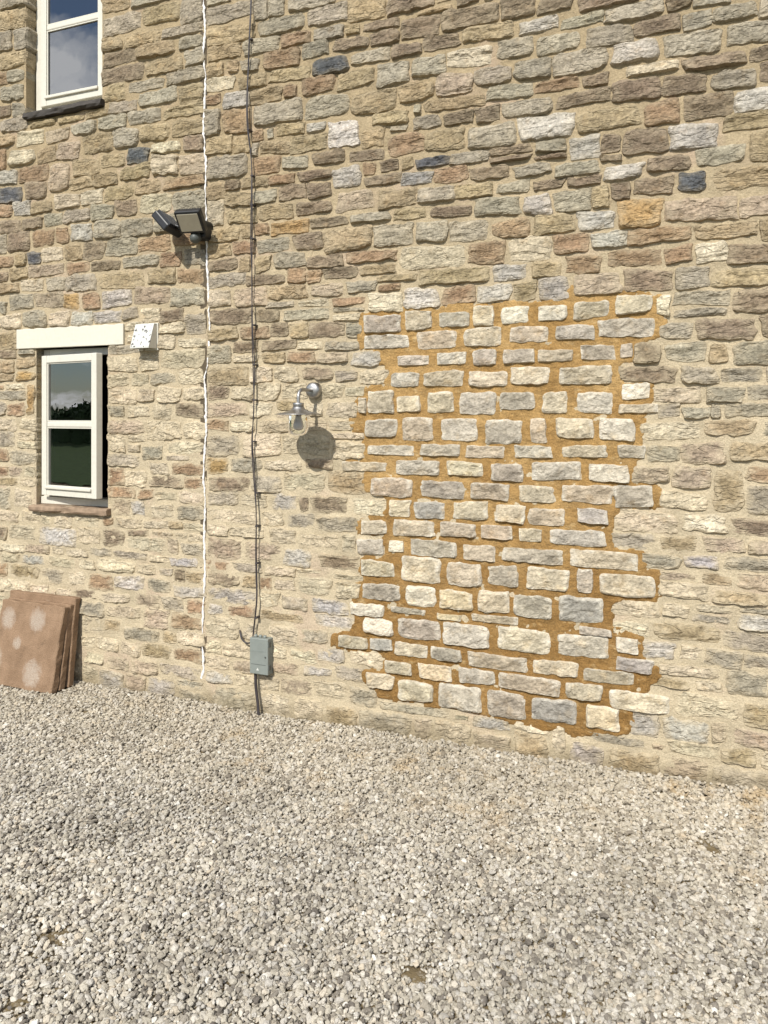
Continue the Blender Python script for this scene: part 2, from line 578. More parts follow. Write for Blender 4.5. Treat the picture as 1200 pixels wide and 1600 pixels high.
M_BOXDARK = mat_simple('dark_grey_plastic', lin(84, 88, 84, 0.8), 0.5, var=0.06)
M_MARK = mat_simple('white_print', lin(222, 222, 214, 0.8), 0.6, var=0.03)
M_CABLE = mat_simple('dark_cable_sheath', lin(62, 56, 58, 0.8), 0.55, var=0.2)
M_SEAL = mat_simple('white_joint_filler', lin(244, 240, 236, 0.88), 0.85, var=0.10, scale=60, bump=0.9, spec=0.2)
M_CREVICE = mat_simple('dark_joint_backing', lin(96, 84, 66, 0.8), 0.95)  # dark brown for the strip behind the joint filler
M_GRAVEL = mat_gravel()
M_SOIL = mat_soil()
M_SLAB = mat_slab()

# ================================================================== the stone wall
WX0, WX1, WZ0, WZ1 = -5.4, 1.9, -0.16, 4.7
OPEN_UP = (-3.515, -2.954, 3.262, 4.40)      # upper window opening x0 x1 z0 z1
OPEN_LO = (-3.436, -2.914, 0.985, 1.893)     # lower window opening
LINTEL = (-3.572, -2.795, 1.893, 2.007)
OPENINGS = (OPEN_UP, OPEN_LO)

INFILL_PX = [(562,487),(600,483),(633,478),(687,476),(731,472),(785,471),(840,468),(886,458),(890,446),(925,452),(964,454),(1030,456),
 (1032,470),(1040,500),(1036,530),(1000,536),(1000,564),(974,572),(972,596),(1024,598),(1025,628),(1012,645),(1010,655),(1006,695),(1004,715),
 (995,722),(1000,752),(1035,757),(1040,795),(968,797),(960,830),(960,857),(1025,862),(1010,875),(1012,892),(1034,895),(1035,940),(957,942),
 (957,972),(1007,997),(1009,1032),(1032,1037),(1031,1060),(1015,1070),(1015,1082),(992,1092),(991,1110),(987,1150),(900,1152),
 (800,1132),(760,1120),(680,1105),(600,1095),(565,1067),(565,1047),(597,1043),(597,1030),(540,1019),(517,1010),(517,992),(547,985),(550,962),
 (550,942),(555,910),(570,905),(560,892),(560,870),(599,867),(599,840),(555,837),(555,812),(562,806),(600,796),(602,777),(566,772),(566,735),
 (535,738),(532,720),(562,715),(562,705),(565,680),(546,675),(546,652),(557,620),(562,604),(600,600),(607,573),(583,571),(583,550),(555,546),(556,524)]
INFILL_POLY = np.array([wall_pt(x, y)[:2] for x, y in INFILL_PX])

def inside_poly(x, z, poly):
    x = np.asarray(x); z = np.asarray(z)
    c = np.zeros(x.shape, dtype=bool)
    j = len(poly) - 1
    for i in range(len(poly)):
        xi, zi = poly[i]; xj, zj = poly[j]
        if zi != zj:
            k = ((zi > z) != (zj > z)) & (x < (xj - xi) * (z - zi) / (zj - zi) + xi)
            c ^= k
        j = i
    return c

# Every stone surveyed from the photograph: left, right, middle height, thickness (quarter pixels of a 300 x 240 tile), colour
SURVEY = '''
@0 0
20 150 20 50 g;0 160 105 130 t;-20 60 245 100 g;80 165 240 120 g;0 165 370 120 t;55 165 455 90 g;-30 30 490 80 b;20 160 575 110 g;60 165 665 80 g;-40 55 690 70 d;10 170 775 90 g
190 340 765 50 t;345 520 735 60 t;520 640 715 50 t;-20 80 880 90 t;100 265 855 100 p;270 415 845 110 r;450 575 800 85 g;600 785 755 100 g;340 490 930 110 r;500 690 880 130 t;700 850 850 110 g
640 780 30 80 t;820 1040 10 40 g;880 1110 85 130 t;640 875 130 150 g;1125 1255 70 110 g;1010 1250 190 60 g;780 985 225 110 t;640 750 265 90 t;1105 1255 250 90 g;860 1090 310 110 t;635 830 365 100 d;900 1140 395 110 t;1145 1250 350 90 g;640 880 455 110 d;800 1020 525 80 g;1030 1255 470 90 g;645 775 575 110 t;860 1090 605 120 g;1120 1255 575 130 t;680 855 665 80 g;1030 1250 690 80 t;785 1000 720 100 g;860 1045 820 110 t;1060 1255 790 110 t;950 1125 915 60 c;1130 1255 890 100 d;780 900 955 85 s
@300 0
85 210 10 40 g;85 345 80 110 g;385 460 65 100 g;465 580 40 90 g;590 860 30 70 g;720 965 85 110 g;970 1205 65 120 t;85 235 210 130 t;240 370 205 120 t;420 690 145 110 g;775 945 195 70 g;950 1050 170 60 t;1060 1280 150 80 d;1100 1290 240 90 d;570 710 235 80 b;330 540 270 100 g;680 850 310 90 g;870 1095 260 100 d;85 275 325 90 t;435 660 365 110 b;290 420 400 80 g;745 970 400 95 s;985 1240 345 80 g;85 200 420 80 t;205 290 420 60 t;480 725 455 90 t;280 465 495 80 t;85 255 515 70 p;565 655 560 80 b;660 880 525 90 b;890 1120 500 110 t;1150 1340 450 130 g;355 560 590 90 t;200 340 620 80 l;85 160 615 60 b;715 960 645 150 g;990 1260 640 140 t;370 690 700 120 g;180 365 740 130 b;85 170 755 150 g;705 820 790 50 l;525 700 805 60 t;450 500 835 50 g;375 450 850 60 b;855 1040 835 140 w;1045 1195 840 120 t;620 820 890 90 t;245 355 890 70 t;90 240 910 90 t;410 600 910 90 t;360 415 935 60 g
@600 0
20 270 45 90 d;245 435 50 50 t;440 550 5 40 d;365 705 90 110 d;720 945 60 110 d;950 1180 30 90 d;95 345 165 120 d;230 480 245 80 d;490 820 190 85 t;830 1100 150 90 l;1110 1360 110 85 g;30 230 310 85 d;395 675 340 110 c;700 935 295 125 g;955 1230 255 115 g;180 380 395 110 g;570 785 465 120 g;810 1040 425 110 g;1060 1395 385 120 g;310 545 510 110 r;85 300 565 110 t;640 905 565 75 g;945 1225 525 85 b;1060 1370 615 95 d;240 640 640 75 t;740 1045 665 105 g;560 720 705 85 d;370 550 730 85 d;185 350 755 95 g;180 235 680 60 g;-50 165 740 110 t;850 1170 785 165 l;545 810 840 130 g;245 500 870 130 t;20 240 890 120 b;670 900 948 85 d;945 1135 920 110 g;1145 1330 905 120 l
@900 0
0 370 20 55 d;180 540 70 85 g;560 715 30 60 d;720 930 5 35 g;710 850 112 50 g;855 1105 65 100 g;1165 1260 35 80 g;40 340 210 110 g;375 640 145 110 d;945 1290 190 140 g;550 910 265 120 g;215 525 320 120 l;345 655 415 70 p;660 1065 370 90 d;1085 1290 330 60 d;40 215 500 70 d;225 530 545 135 d;550 820 510 130 d;845 1150 480 125 g;1155 1300 430 100 d;420 640 690 150 b;665 970 660 145 d;995 1260 620 120 l;0 400 740 145 t;915 1210 770 145 t;310 560 875 135 d;165 270 895 130 d;590 900 845 150 l;1095 1290 870 170 t;748 1052 960 85 g
@0 240
40 220 20 100 p;225 340 10 90 t;-30 35 20 100 b;110 295 115 95 b;300 425 160 180 r;430 610 80 110 t;620 775 40 100 t;740 930 110 110 t;940 1100 65 120 p;1105 1260 50 120 r;0 95 155 70 l;445 560 190 70 t;575 735 150 90 t;0 130 250 90 s;140 275 225 95 d;345 490 285 100 p;500 635 265 80 p;640 820 240 90 t;830 1005 200 80 t;1015 1255 185 80 b
-20 75 355 90 b;80 185 345 75 l;190 295 330 90 t;870 1045 305 135 p;1075 1260 295 115 g;720 850 335 105 d;580 695 360 105 g;265 380 410 90 g;385 540 385 90 g;0 120 445 80 d;135 255 435 75 d;955 1080 435 100 g;755 940 455 115 g;580 735 465 105 g;-40 30 565 110 g;45 170 550 125 d;190 325 530 110 b;335 420 510 110 b;425 565 495 105 l;660 860 585 105 g;855 1060 555 95 b;1070 1255 540 80 b
-40 75 680 80 b;90 155 655 85 t;160 245 650 80 s;250 380 635 90 p;390 495 615 105 t;510 645 605 105 d;555 730 700 80 d;780 975 670 80 g;995 1120 655 100 b;1135 1255 630 100 g;165 400 730 80 r;410 540 710 70 b;-20 45 770 60 d;50 160 755 75 t;605 890 785 105 t;910 1080 760 95 t;1100 1255 765 95 b;120 265 820 75 p;275 395 815 80 g;400 595 800 95 g;-20 110 835 70 t;50 195 920 90 g;205 385 910 100 r;395 495 910 90 o;500 610 905 90 b;625 800 905 95 l;825 1045 890 110 r;1060 1255 885 110 g
@300 240
90 345 80 130 g;380 540 65 90 b;555 725 55 100 g;740 965 30 85 d;970 1170 15 60 d;650 855 125 85 d;475 640 155 70 b;870 1045 135 110 l;1060 1150 85 70 b;1155 1270 75 70 d;1075 1300 160 70 d;305 470 180 70 t;210 290 200 80 d;95 195 225 95 t;205 350 275 90 t;385 510 275 80 g;540 690 240 105 d;710 880 235 90 d;895 1140 285 135 r;1150 1390 280 105 t;95 190 360 140 p;215 370 390 110 t;430 620 355 105 t;640 855 340 90 d;755 955 415 85 d;980 1210 390 50 g;495 715 455 75 o;390 470 470 60 b;300 370 490 70 t;130 275 490 90 t;830 1125 525 135 t;1140 1360 500 105 g;420 610 560 95 g;625 805 550 95 d;100 235 600 90 t;245 370 585 80 b;505 690 665 95 g;720 920 665 70 d;960 1265 640 75 b;105 270 680 60 d;290 370 690 80 t;385 490 680 90 t;815 1025 750 75 d;1040 1260 720 60 t;595 710 755 85 b;715 805 760 70 b;95 320 790 80 g;335 570 780 60 d;100 240 895 100 p;250 465 880 95 r;470 710 860 85 t;730 940 850 80 r;955 1160 835 85 g;1165 1280 810 80 b;660 850 940 60 p;860 1080 930 60 b;1085 1320 905 85 c;480 640 950 40 g
@600 240
190 400 50 75 s;420 640 25 60 g;670 900 15 75 d;950 1110 0 50 d;120 185 45 50 t;105 290 145 90 i;305 490 125 85 b;530 765 105 100 d;800 1040 95 85 g;1070 1335 85 85 g;1130 1340 165 60 d;445 665 230 90 t;210 430 250 95 g;705 915 205 75 g;920 1125 190 60 d;575 840 320 115 g;870 1040 310 110 l;1060 1280 275 105 g;65 270 375 70 t;285 525 360 65 d;430 645 470 115 g;660 910 465 105 b;935 1180 440 95 t;200 385 470 115 g;90 515 640 140 p;530 750 620 130 b;770 1030 595 130 p;1055 1270 570 100 b;215 655 755 80 t;680 885 735 85 l;905 1110 715 75 t;1130 1360 680 90 b;-60 190 795 90 t;350 570 870 95 b;575 785 875 100 l;810 960 850 90 t;965 1140 845 110 l;125 345 890 100 w;1185 1465 805 90 r
@900 240
160 270 15 60 d;455 720 50 85 d;175 420 110 115 l;880 1300 160 135 t;380 620 190 105 d;630 805 165 105 s;215 345 235 80 d;100 210 260 90 t;570 990 340 140 r;1060 1320 330 120 r;265 535 350 150 o;0 230 415 105 l;320 730 500 95 b;750 1135 480 100 t;1145 1300 485 100 t;95 310 540 85 l;190 520 640 85 b;565 750 625 110 b;755 930 610 110 c;960 1290 625 110 d;300 580 780 120 d;640 830 770 100 g;835 1290 765 85 t;570 950 905 90 g;975 1300 910 115 d;535 620 930 60 c
@0 480
0 130 75 75 p;135 270 60 85 g;290 415 65 60 p;445 570 50 65 l;580 735 45 65 l;745 835 35 70 g;-20 30 20 60 g;890 990 35 60 p;995 1145 50 80 d;1150 1255 130 115 g;1005 1140 135 75 p;780 865 120 65 p;775 840 185 60 p;990 1085 215 100 p;1090 1255 215 75 p;-10 95 210 90 t;0 90 300 60 d;115 215 275 40 g;90 215 345 80 t;0 50 370 100 t;100 215 435 75 o;0 80 440 60 t;55 150 495 55 c;0 150 555 75 g;155 218 585 165 o;30 150 630 70 b;-20 25 630 90 g;0 100 730 80 p;105 220 725 75 p;110 180 805 55 p;185 225 810 50 p;-10 80 825 95 g;95 225 860 60 p;50 215 930 70 g;-20 40 920 70 b
670 850 270 60 g;680 850 355 90 p;860 985 340 95 p;1000 1255 320 110 p;680 800 450 75 p;805 925 450 75 p;935 1090 445 85 g;1100 1255 440 90 p;690 840 550 90 p;850 965 540 80 r;975 1125 540 90 p;1140 1255 545 80 p;672 770 650 80 g;780 925 650 80 p;935 1065 640 95 p;1080 1255 645 90 d;685 870 745 95 r;910 1125 765 115 p;1140 1255 755 105 p;790 900 825 60 p;680 780 855 100 p;880 1000 890 65 g;1030 1255 885 80 p;800 880 880 50 p;685 860 945 60 g;1035 1150 945 40 g
@300 480
110 360 65 110 d;390 545 45 90 d;555 860 40 85 g;870 1040 10 30 g;870 1030 60 50 p;115 270 170 80 t;290 465 150 90 b;485 590 140 100 d;600 700 150 80 t;735 935 140 90 d;970 1030 145 110 g;250 400 245 75 d;430 640 240 60 d;645 805 240 50 p;825 1010 240 70 g;115 240 295 115 g;250 385 325 50 p;430 575 310 65 t;590 765 310 65 b;770 975 320 85 r;985 1130 330 85 l;105 320 420 115 t;380 490 415 95 p;510 660 410 100 p;665 865 410 95 d;885 1020 430 85 g;1040 1210 435 90 p;100 235 535 80 d;240 380 535 85 p;400 545 525 90 p;550 690 520 80 p;785 940 520 100 p;960 1050 530 70 p;95 330 640 90 r;350 515 640 90 p;520 620 620 60 t;525 600 680 35 p;740 820 625 70 p;840 1000 635 100 p;95 205 730 65 b;230 380 740 80 c;420 600 740 85 r;850 990 730 60 p;95 300 850 125 g;310 540 850 115 p;565 650 875 75 p;660 860 870 90 p;865 1060 890 75 p;870 1060 810 30 p;720 840 735 60 p
1070 1300 100 105 G;1075 1355 215 85 L;1040 1080 610 100 P;1090 1260 590 130 P;1085 1280 760 115 G;1090 1380 895 60 L
@600 480
135 290 80 115 P;340 535 75 95 G;555 680 50 120 P;730 905 50 110 W;960 1145 35 90 L;205 450 200 115 R;500 735 180 110 P;780 1025 170 100 R;1075 1320 155 90 L;85 280 335 60 L;330 510 320 75 L;550 700 315 85 G;745 935 305 80 G;970 1180 300 70 P;35 210 450 90 L;245 495 450 95 P;530 770 445 95 P;795 1030 430 105 P;1090 1425 425 115 P;75 220 605 100 P;265 440 600 125 P;470 690 600 135 L;730 945 585 115 G;995 1145 600 135 P;110 305 760 140 R;350 575 765 130 L;630 855 775 155 G;915 1010 770 150 R;1080 1300 760 120 P;225 475 890 70 G;505 755 905 70 R;815 1050 905 70 L;1105 1395 900 70 P
@900 480
-10 210 15 100 P;255 470 -18 115 P;135 480 130 110 G;30 245 280 90 G;280 350 270 75 G;15 220 595 135 L;280 465 530 90 W;265 510 635 50 P;145 365 765 135 W;265 430 905 75 G
640 920 30 60 g;765 1150 130 140 d;1155 1300 120 90 d;570 735 145 90 g;410 525 280 95 d;570 790 275 110 g;850 950 290 85 t;975 1300 285 115 g;295 620 410 95 d;650 880 420 95 g;915 1175 415 95 g;1180 1300 400 70 g;505 765 545 80 p;820 1050 550 80 g;1080 1300 525 75 g;515 660 640 70 g;665 835 650 75 g;840 905 655 70 g;915 1300 645 75 g;440 780 770 115 p;815 1135 755 90 t;1150 1300 760 80 g;435 625 905 90 g;655 920 900 105 r;960 1300 885 105 t
@0 720
-20 30 70 70 b;50 130 70 65 r;135 222 75 65 p;120 222 130 45 p;0 110 120 40 t;75 225 240 120 c;-20 60 235 120 g;0 110 350 60 p;120 240 350 60 p;245 300 385 45 p;320 450 380 40 p;450 590 380 45 p;45 205 440 85 p;0 35 460 60 d;230 470 475 100 w;480 600 480 100 p;625 760 490 100 d;695 805 290 100 r;690 765 100 95 b;775 920 100 100 p;935 1130 140 75 d;1150 1255 145 65 b;920 1050 45 85 p;1060 1255 50 80 b;692 835 195 65 b;855 950 205 60 b;965 1085 220 65 p;1115 1255 215 60 p;820 900 300 95 l;920 1080 310 90 p;1090 1255 325 100 g;740 860 390 65 p;900 1020 400 50 p;820 910 450 40 d;940 1065 460 45 p;1065 1130 405 40 t;1140 1255 410 45 p;785 1030 525 85 p;1040 1110 525 80 r;1120 1255 545 65 g;1095 1160 475 45 p;1165 1255 490 50 p
10 130 540 45 c;150 305 555 55 r;310 395 555 40 p;400 545 575 45 p;550 680 575 50 g;700 905 590 60 g;20 115 600 40 p;120 280 625 55 l;295 465 630 60 p;480 580 650 60 c;590 820 655 70 p;65 225 700 80 t;-20 35 680 50 b;265 380 720 80 g;410 530 735 85 p;545 685 745 95 b;705 890 760 90 l;850 970 685 55 p;990 1075 700 45 g;1080 1135 720 40 d;910 1035 775 95 g;1060 1200 635 55 i;920 1050 610 30 p;1160 1255 735 60 t;1090 1255 810 65 l;0 170 775 60 p;180 270 795 50 p;470 600 830 35 d;610 800 860 65 p;820 980 880 85 r;1000 1135 900 75 g;1160 1255 920 55 b;510 640 920 75 g;660 880 935 65 p
@300 720
100 205 40 85 o;250 430 25 50 g;440 655 30 70 p;720 835 20 60 d;90 345 140 80 d;370 545 150 80 g;570 820 130 110 p;845 1065 140 125 t;95 290 240 80 g;305 470 245 80 p;480 635 255 80 l;670 715 260 90 d;735 955 280 100 d;990 1190 300 85 c;95 395 345 85 p;440 555 365 90 p;580 755 365 85 g;785 1015 400 85 g;95 215 440 60 p;220 440 440 65 p;475 640 465 75 p;665 910 490 80 p;930 1025 510 60 p;95 285 540 105 r;325 525 570 85 r;560 735 610 95 l;760 1035 640 75 d;95 240 660 50 b;245 390 670 45 g;460 630 690 55 p;640 760 690 30 p;890 1070 730 50 p;95 285 735 70 d;310 390 745 55 t;405 495 760 55 b;505 640 770 55 p;650 860 775 115 p;890 1010 810 75 p;95 375 840 75 l;410 540 865 80 p;550 700 890 75 g;745 940 915 65 i;100 200 930 60 l;215 380 935 50 b
930 1210 35 60 P;1030 1190 540 90 L;985 1195 935 75 W;1110 1375 165 115 R;1055 1215 420 80 P;1060 1260 680 100 P;1065 1300 820 105 G
@600 720
65 335 45 95 L;390 615 50 90 P;665 865 70 105 G;915 1230 65 110 L;220 495 180 100 G;535 780 195 90 R;845 1065 210 105 P;1115 1460 215 105 R;30 160 300 105 P;185 385 310 100 I;435 650 310 110 P;690 880 335 105 P;905 1130 355 100 P;55 315 425 95 R;350 565 435 90 R;600 800 450 90 R;845 990 470 75 P;1030 1385 485 100 L;30 120 535 75 W;160 450 550 95 G;485 685 575 95 P;730 1120 600 90 G;1155 1590 620 105 R;105 355 680 155 P;390 605 710 135 P;655 845 720 120 G;890 1150 740 130 P;130 320 845 130 W;335 545 870 110 C;585 780 885 130 P;804 1040 916 140 G;1092 1372 932 155 I;40 256 940 35 G
@900 720
85 330 80 105 L;205 485 225 135 G;5 200 345 85 I;10 105 755 140 G;150 490 780 150 P
385 555 85 110 r;605 820 100 125 r;545 810 245 105 p;865 1010 200 230 t;1090 1280 85 70 b;1070 1290 250 150 g;270 605 370 110 p;665 915 395 100 c;965 1290 415 110 d;235 505 505 85 g;515 760 515 85 t;810 1050 530 85 r;1080 1290 545 75 r;455 625 630 85 g;715 880 640 75 i;920 1290 650 75 g;540 750 730 50 r;785 950 745 85 t;1015 1290 765 85 r;545 820 820 120 p;855 1155 860 90 t;230 500 942 105 p;570 720 925 60 p;730 1000 930 70 p;1015 1290 950 50 g
@0 960
880 1030 35 80 r;1070 1255 45 90 b;530 640 80 65 p;645 745 60 40 t;765 980 125 65 g;1000 1090 160 60 t;1100 1255 150 85 p;515 595 175 60 p;600 735 195 65 p;740 865 220 60 p;870 1040 235 75 t;1085 1255 245 70 b;540 640 265 55 p;655 800 305 75 r;820 980 325 75 r;1000 1255 350 70 g;525 610 365 50 p;600 760 410 90 l;770 895 415 75 r;915 1065 455 95 l;1100 1240 470 100 g
@300 960
80 280 75 110 p;480 650 130 95 p;695 820 145 60 g;790 985 45 70 l;310 380 100 60 p;400 660 15 60 t;80 160 190 60 p;190 340 225 70 p;490 590 235 50 p;600 760 265 70 c;780 955 265 75 l;80 240 300 60 p;245 360 335 70 r;490 650 335 55 r;690 860 350 40 l;885 1050 370 75 g;80 250 385 70 l;260 390 420 65 p;395 525 440 60 p;540 730 445 80 r;745 960 465 95 p;975 1185 530 110 g;-60 100 495 120 g;110 400 520 120 g;420 600 560 115 c;625 815 580 90 p;820 1025 620 100 t;1035 1365 675 110 g;965 1190 285 80 c
1070 1250 80 90 W;910 1090 175 70 P;1115 1240 190 65 I;1090 1255 420 90 P
@600 960
80 350 95 120 G;370 655 135 130 L;710 1035 170 145 P;1090 1405 205 140 L;550 830 35 45 P;330 480 20 30 C;60 265 225 80 P;285 475 255 75 G;520 890 300 90 R;920 1215 340 90 P;5 175 335 75 P;210 415 365 85 C;460 685 395 85 L;715 1105 440 95 R;1135 1365 490 95 P;80 305 485 120 P;335 605 525 145 L;650 885 570 155 G;920 1200 605 150 I
-60 380 600 65 g;170 300 705 90 r;305 540 710 105 p;545 795 690 80 l;550 795 775 80 p;805 1030 800 100 t;800 1050 725 45 c;1040 1150 800 110 c
@900 960
15 215 110 45 G;55 270 655 145 C;205 590 555 110 P;255 385 200 90 W;250 480 320 75 I;55 360 395 85 R
-60 170 875 120 l;235 430 85 75 p;510 870 115 105 t;735 990 30 75 g;1005 1290 45 110 l;930 1290 175 115 g;440 615 235 95 l;650 790 245 95 p;800 1020 275 90 g;1060 1290 310 80 g;530 890 360 70 p;470 705 440 60 t;760 880 450 60 p;945 1170 435 130 g;640 1025 575 125 p;1075 1290 630 95 t;360 500 700 95 l;540 840 725 125 l;850 955 740 80 r;965 1290 790 130 r;100 390 800 55 g;940 1145 900 85 t;620 890 860 75 p;190 500 925 130 t;555 820 985 170 r;845 1190 1040 145 g;1150 1290 900 80 p
'''
TONES = {'t': (166, 148, 117), 'g': (163, 153, 134), 'l': (182, 174, 162), 'b': (158, 133, 106), 'o': (168, 141, 98), 'r': (171, 154, 132),
         's': (97, 98, 100), 'd': (138, 122, 102), 'c': (206, 193, 167), 'p': (195, 181, 155), 'w': (206, 198, 188), 'i': (164, 159, 154),
         'P': (204, 190, 164), 'G': (180, 169, 151), 'L': (202, 192, 174), 'W': (224, 213, 192), 'R': (192, 176, 153), 'I': (178, 171, 159), 'C': (208, 191, 158)}

rects = []        # [x0, x1, z0, z1, code, pixel area]
ox = oy = 0
for line in SURVEY.strip().splitlines():
    if line.startswith('@'):
        ox, oy = [float(a) for a in line[1:].split()]
        continue
    for rec in line.split(';'):
        a, b, yc, h, code = rec.split()
        a, b, yc, h = float(a), float(b), float(yc), float(h)
        px0, px1, py = ox + a / 4, ox + b / 4, oy + yc / 4
        x0 = wall_pt(px0, py, -0.012)[0]
        x1 = wall_pt(px1, py, -0.012)[0]
        _, zc, t = wall_pt((px0 + px1) / 2, py, -0.012)
        dz = (h / 4) * t / FPX
        rects.append([x0, x1, zc - dz / 2, zc + dz / 2, code, (b - a) * h / 16])

def clip_rect(r, o, m):
    """Push rectangle r out of obstacle o along the cheapest side."""
    x0, x1, z0, z1 = o[0] - m, o[1] + m, o[2] - m, o[3] + m
    if r[0] < x1 and r[1] > x0 and r[2] < z1 and r[3] > z0:
        opts = [(x1 - r[0], 0, x1), (r[1] - x0, 1, x0), (z1 - r[2], 2, z1), (r[3] - z0, 3, z0)]
        _, k, v = min(opts)
        r[k] = v

OBST = [(o[0], o[1], o[2] - 0.0, o[3]) for o in OPENINGS] + [LINTEL,
        (-3.50, -2.93, 3.212, 3.262), (-3.46, -2.885, 0.945, 0.985)]
def bad(r):
    return r[1] - r[0] < 0.022 or r[3] - r[2] < 0.016

JX, JZ = 0.005, 0.005
for it in range(8):
    for r in rects:
        for o in OBST:
            clip_rect(r, o, 0.0)
    A = np.array([r[:4] for r in rects])
    for i in range(len(rects)):
        a = rects[i]
        cand = np.nonzero((A[:, 0] < a[1] + 0.02) & (A[:, 1] > a[0] - 0.02) & (A[:, 2] < a[3] + 0.02) & (A[:, 3] > a[2] - 0.02))[0]
        for j in cand:
            if j <= i: continue
            b = rects[j]
            ovx = min(a[1], b[1]) - max(a[0], b[0]) + JX
            ovz = min(a[3], b[3]) - max(a[2], b[2]) + JZ
            if ovx > 0 and ovz > 0 and ovx > 0 and ovz > 0:
                inner = ovx - JX > 0 and ovz - JZ > 0
                if ovz < ovx:
                    lo, hi = (a, b) if a[2] + a[3] < b[2] + b[3] else (b, a)
                    k = ovz / 2
                    lo[3] -= k; hi[2] += k
                else:
                    lo, hi = (a, b) if a[0] + a[1] < b[0] + b[1] else (b, a)
                    k = ovx / 2
                    lo[1] -= k; hi[0] += k
    rects = [r for r in rects if not bad(r)]

# close over-wide joints of the old walling (the infill keeps its wide joints)
for it in range(2):
    A = np.array([r[:4] for r in rects])
    for i, r in enumerate(rects):
        if r[4].isupper(): continue
        for side in range(4):
            if side < 2:
                ov = (A[:, 2] < r[3] - 0.004) & (A[:, 3] > r[2] + 0.004)
            else:
                ov = (A[:, 0] < r[1] - 0.004) & (A[:, 1] > r[0] + 0.004)
            ov[i] = False
            if side == 0: g = r[0] - A[:, 1]
            elif side == 1: g = A[:, 0] - r[1]
            elif side == 2: g = r[2] - A[:, 3]
            else: g = A[:, 2] - r[3]
            g = g[ov & (g > -0.002)]
            gap = g.min() if len(g) else 0.05
            grow = min(max(0.0, (gap - 0.003) * 0.5), 0.016)
            if side in (0, 2): r[side] -= grow
            else: r[side] += grow
            A[i] = r[:4]
    for r in rects:
        for o in OBST:
            clip_rect(r, o, 0.0)
rects = [r for r in rects if not bad(r)]

# fill what the survey left open, and the walling beyond the picture, with more rubble
CELL = 0.012
gx = np.arange(WX0, WX1, CELL); gz = np.arange(0.0 - 0.1, WZ1, CELL)
occ = np.zeros((len(gz), len(gx)), dtype=bool)
def mark(x0, x1, z0, z1, m):
    i0 = int(max(0, (x0 - m - WX0) / CELL)); i1 = int(max(0, (x1 + m - WX0) / CELL)) + 1
    j0 = int(max(0, (z0 - m + 0.1) / CELL)); j1 = int(max(0, (z1 + m + 0.1) / CELL)) + 1
    occ[j0:j1, i0:i1] = True
for r in rects: mark(*r[:4], 0.003)
for o in OBST: mark(*o, 0.0)
crack_x = wall_pt(318, 700)[0]
XX, ZZ = np.meshgrid(gx + CELL / 2, gz + CELL / 2)
occ |= inside_poly(XX, ZZ, INFILL_POLY)
occ |= np.abs(XX - crack_x) < 0.012
frng = random.Random(5)
nfill = 0
for j in range(len(gz)):
    i = 0
    while i < len(gx):
        if occ[j, i]:
            i += 1
            continue
        mw = int(frng.uniform(0.10, 0.22) / CELL); mh = int(frng.uniform(0.055, 0.105) / CELL)
        w = 0
        while w < mw and i + w < len(gx) and not occ[j, i + w]: w += 1
        h = 1
        while h < mh and j + h < len(gz) and not occ[j + h, i:i + w].any(): h += 1
        W_, H_ = w * CELL, h * CELL
        if W_ >= 0.045 and H_ >= 0.030:
            x0 = gx[i] + 0.004; z0 = gz[j] + 0.004
            zc = z0 + H_ / 2
            up = min(1.0, max(0.0, (zc - 1.3) / 1.6))
            code = frng.choices('ppplrcgb', k=1)[0] if frng.random() > up else frng.choices('tttggddbrl', k=1)[0]
            rects.append([x0, x0 + W_ - 0.008, z0, z0 + H_ - 0.008, code, 30.0 if -3.75 < x0 < 0.4 and zc < 4 else 0.0])
            occ[j:j + h, i:i + w] = True
            nfill += 1
        i += max(1, w)
print('stones', len(rects), 'filled', nfill, 'in view', sum(1 for r in rects if r[5] == 30.0))

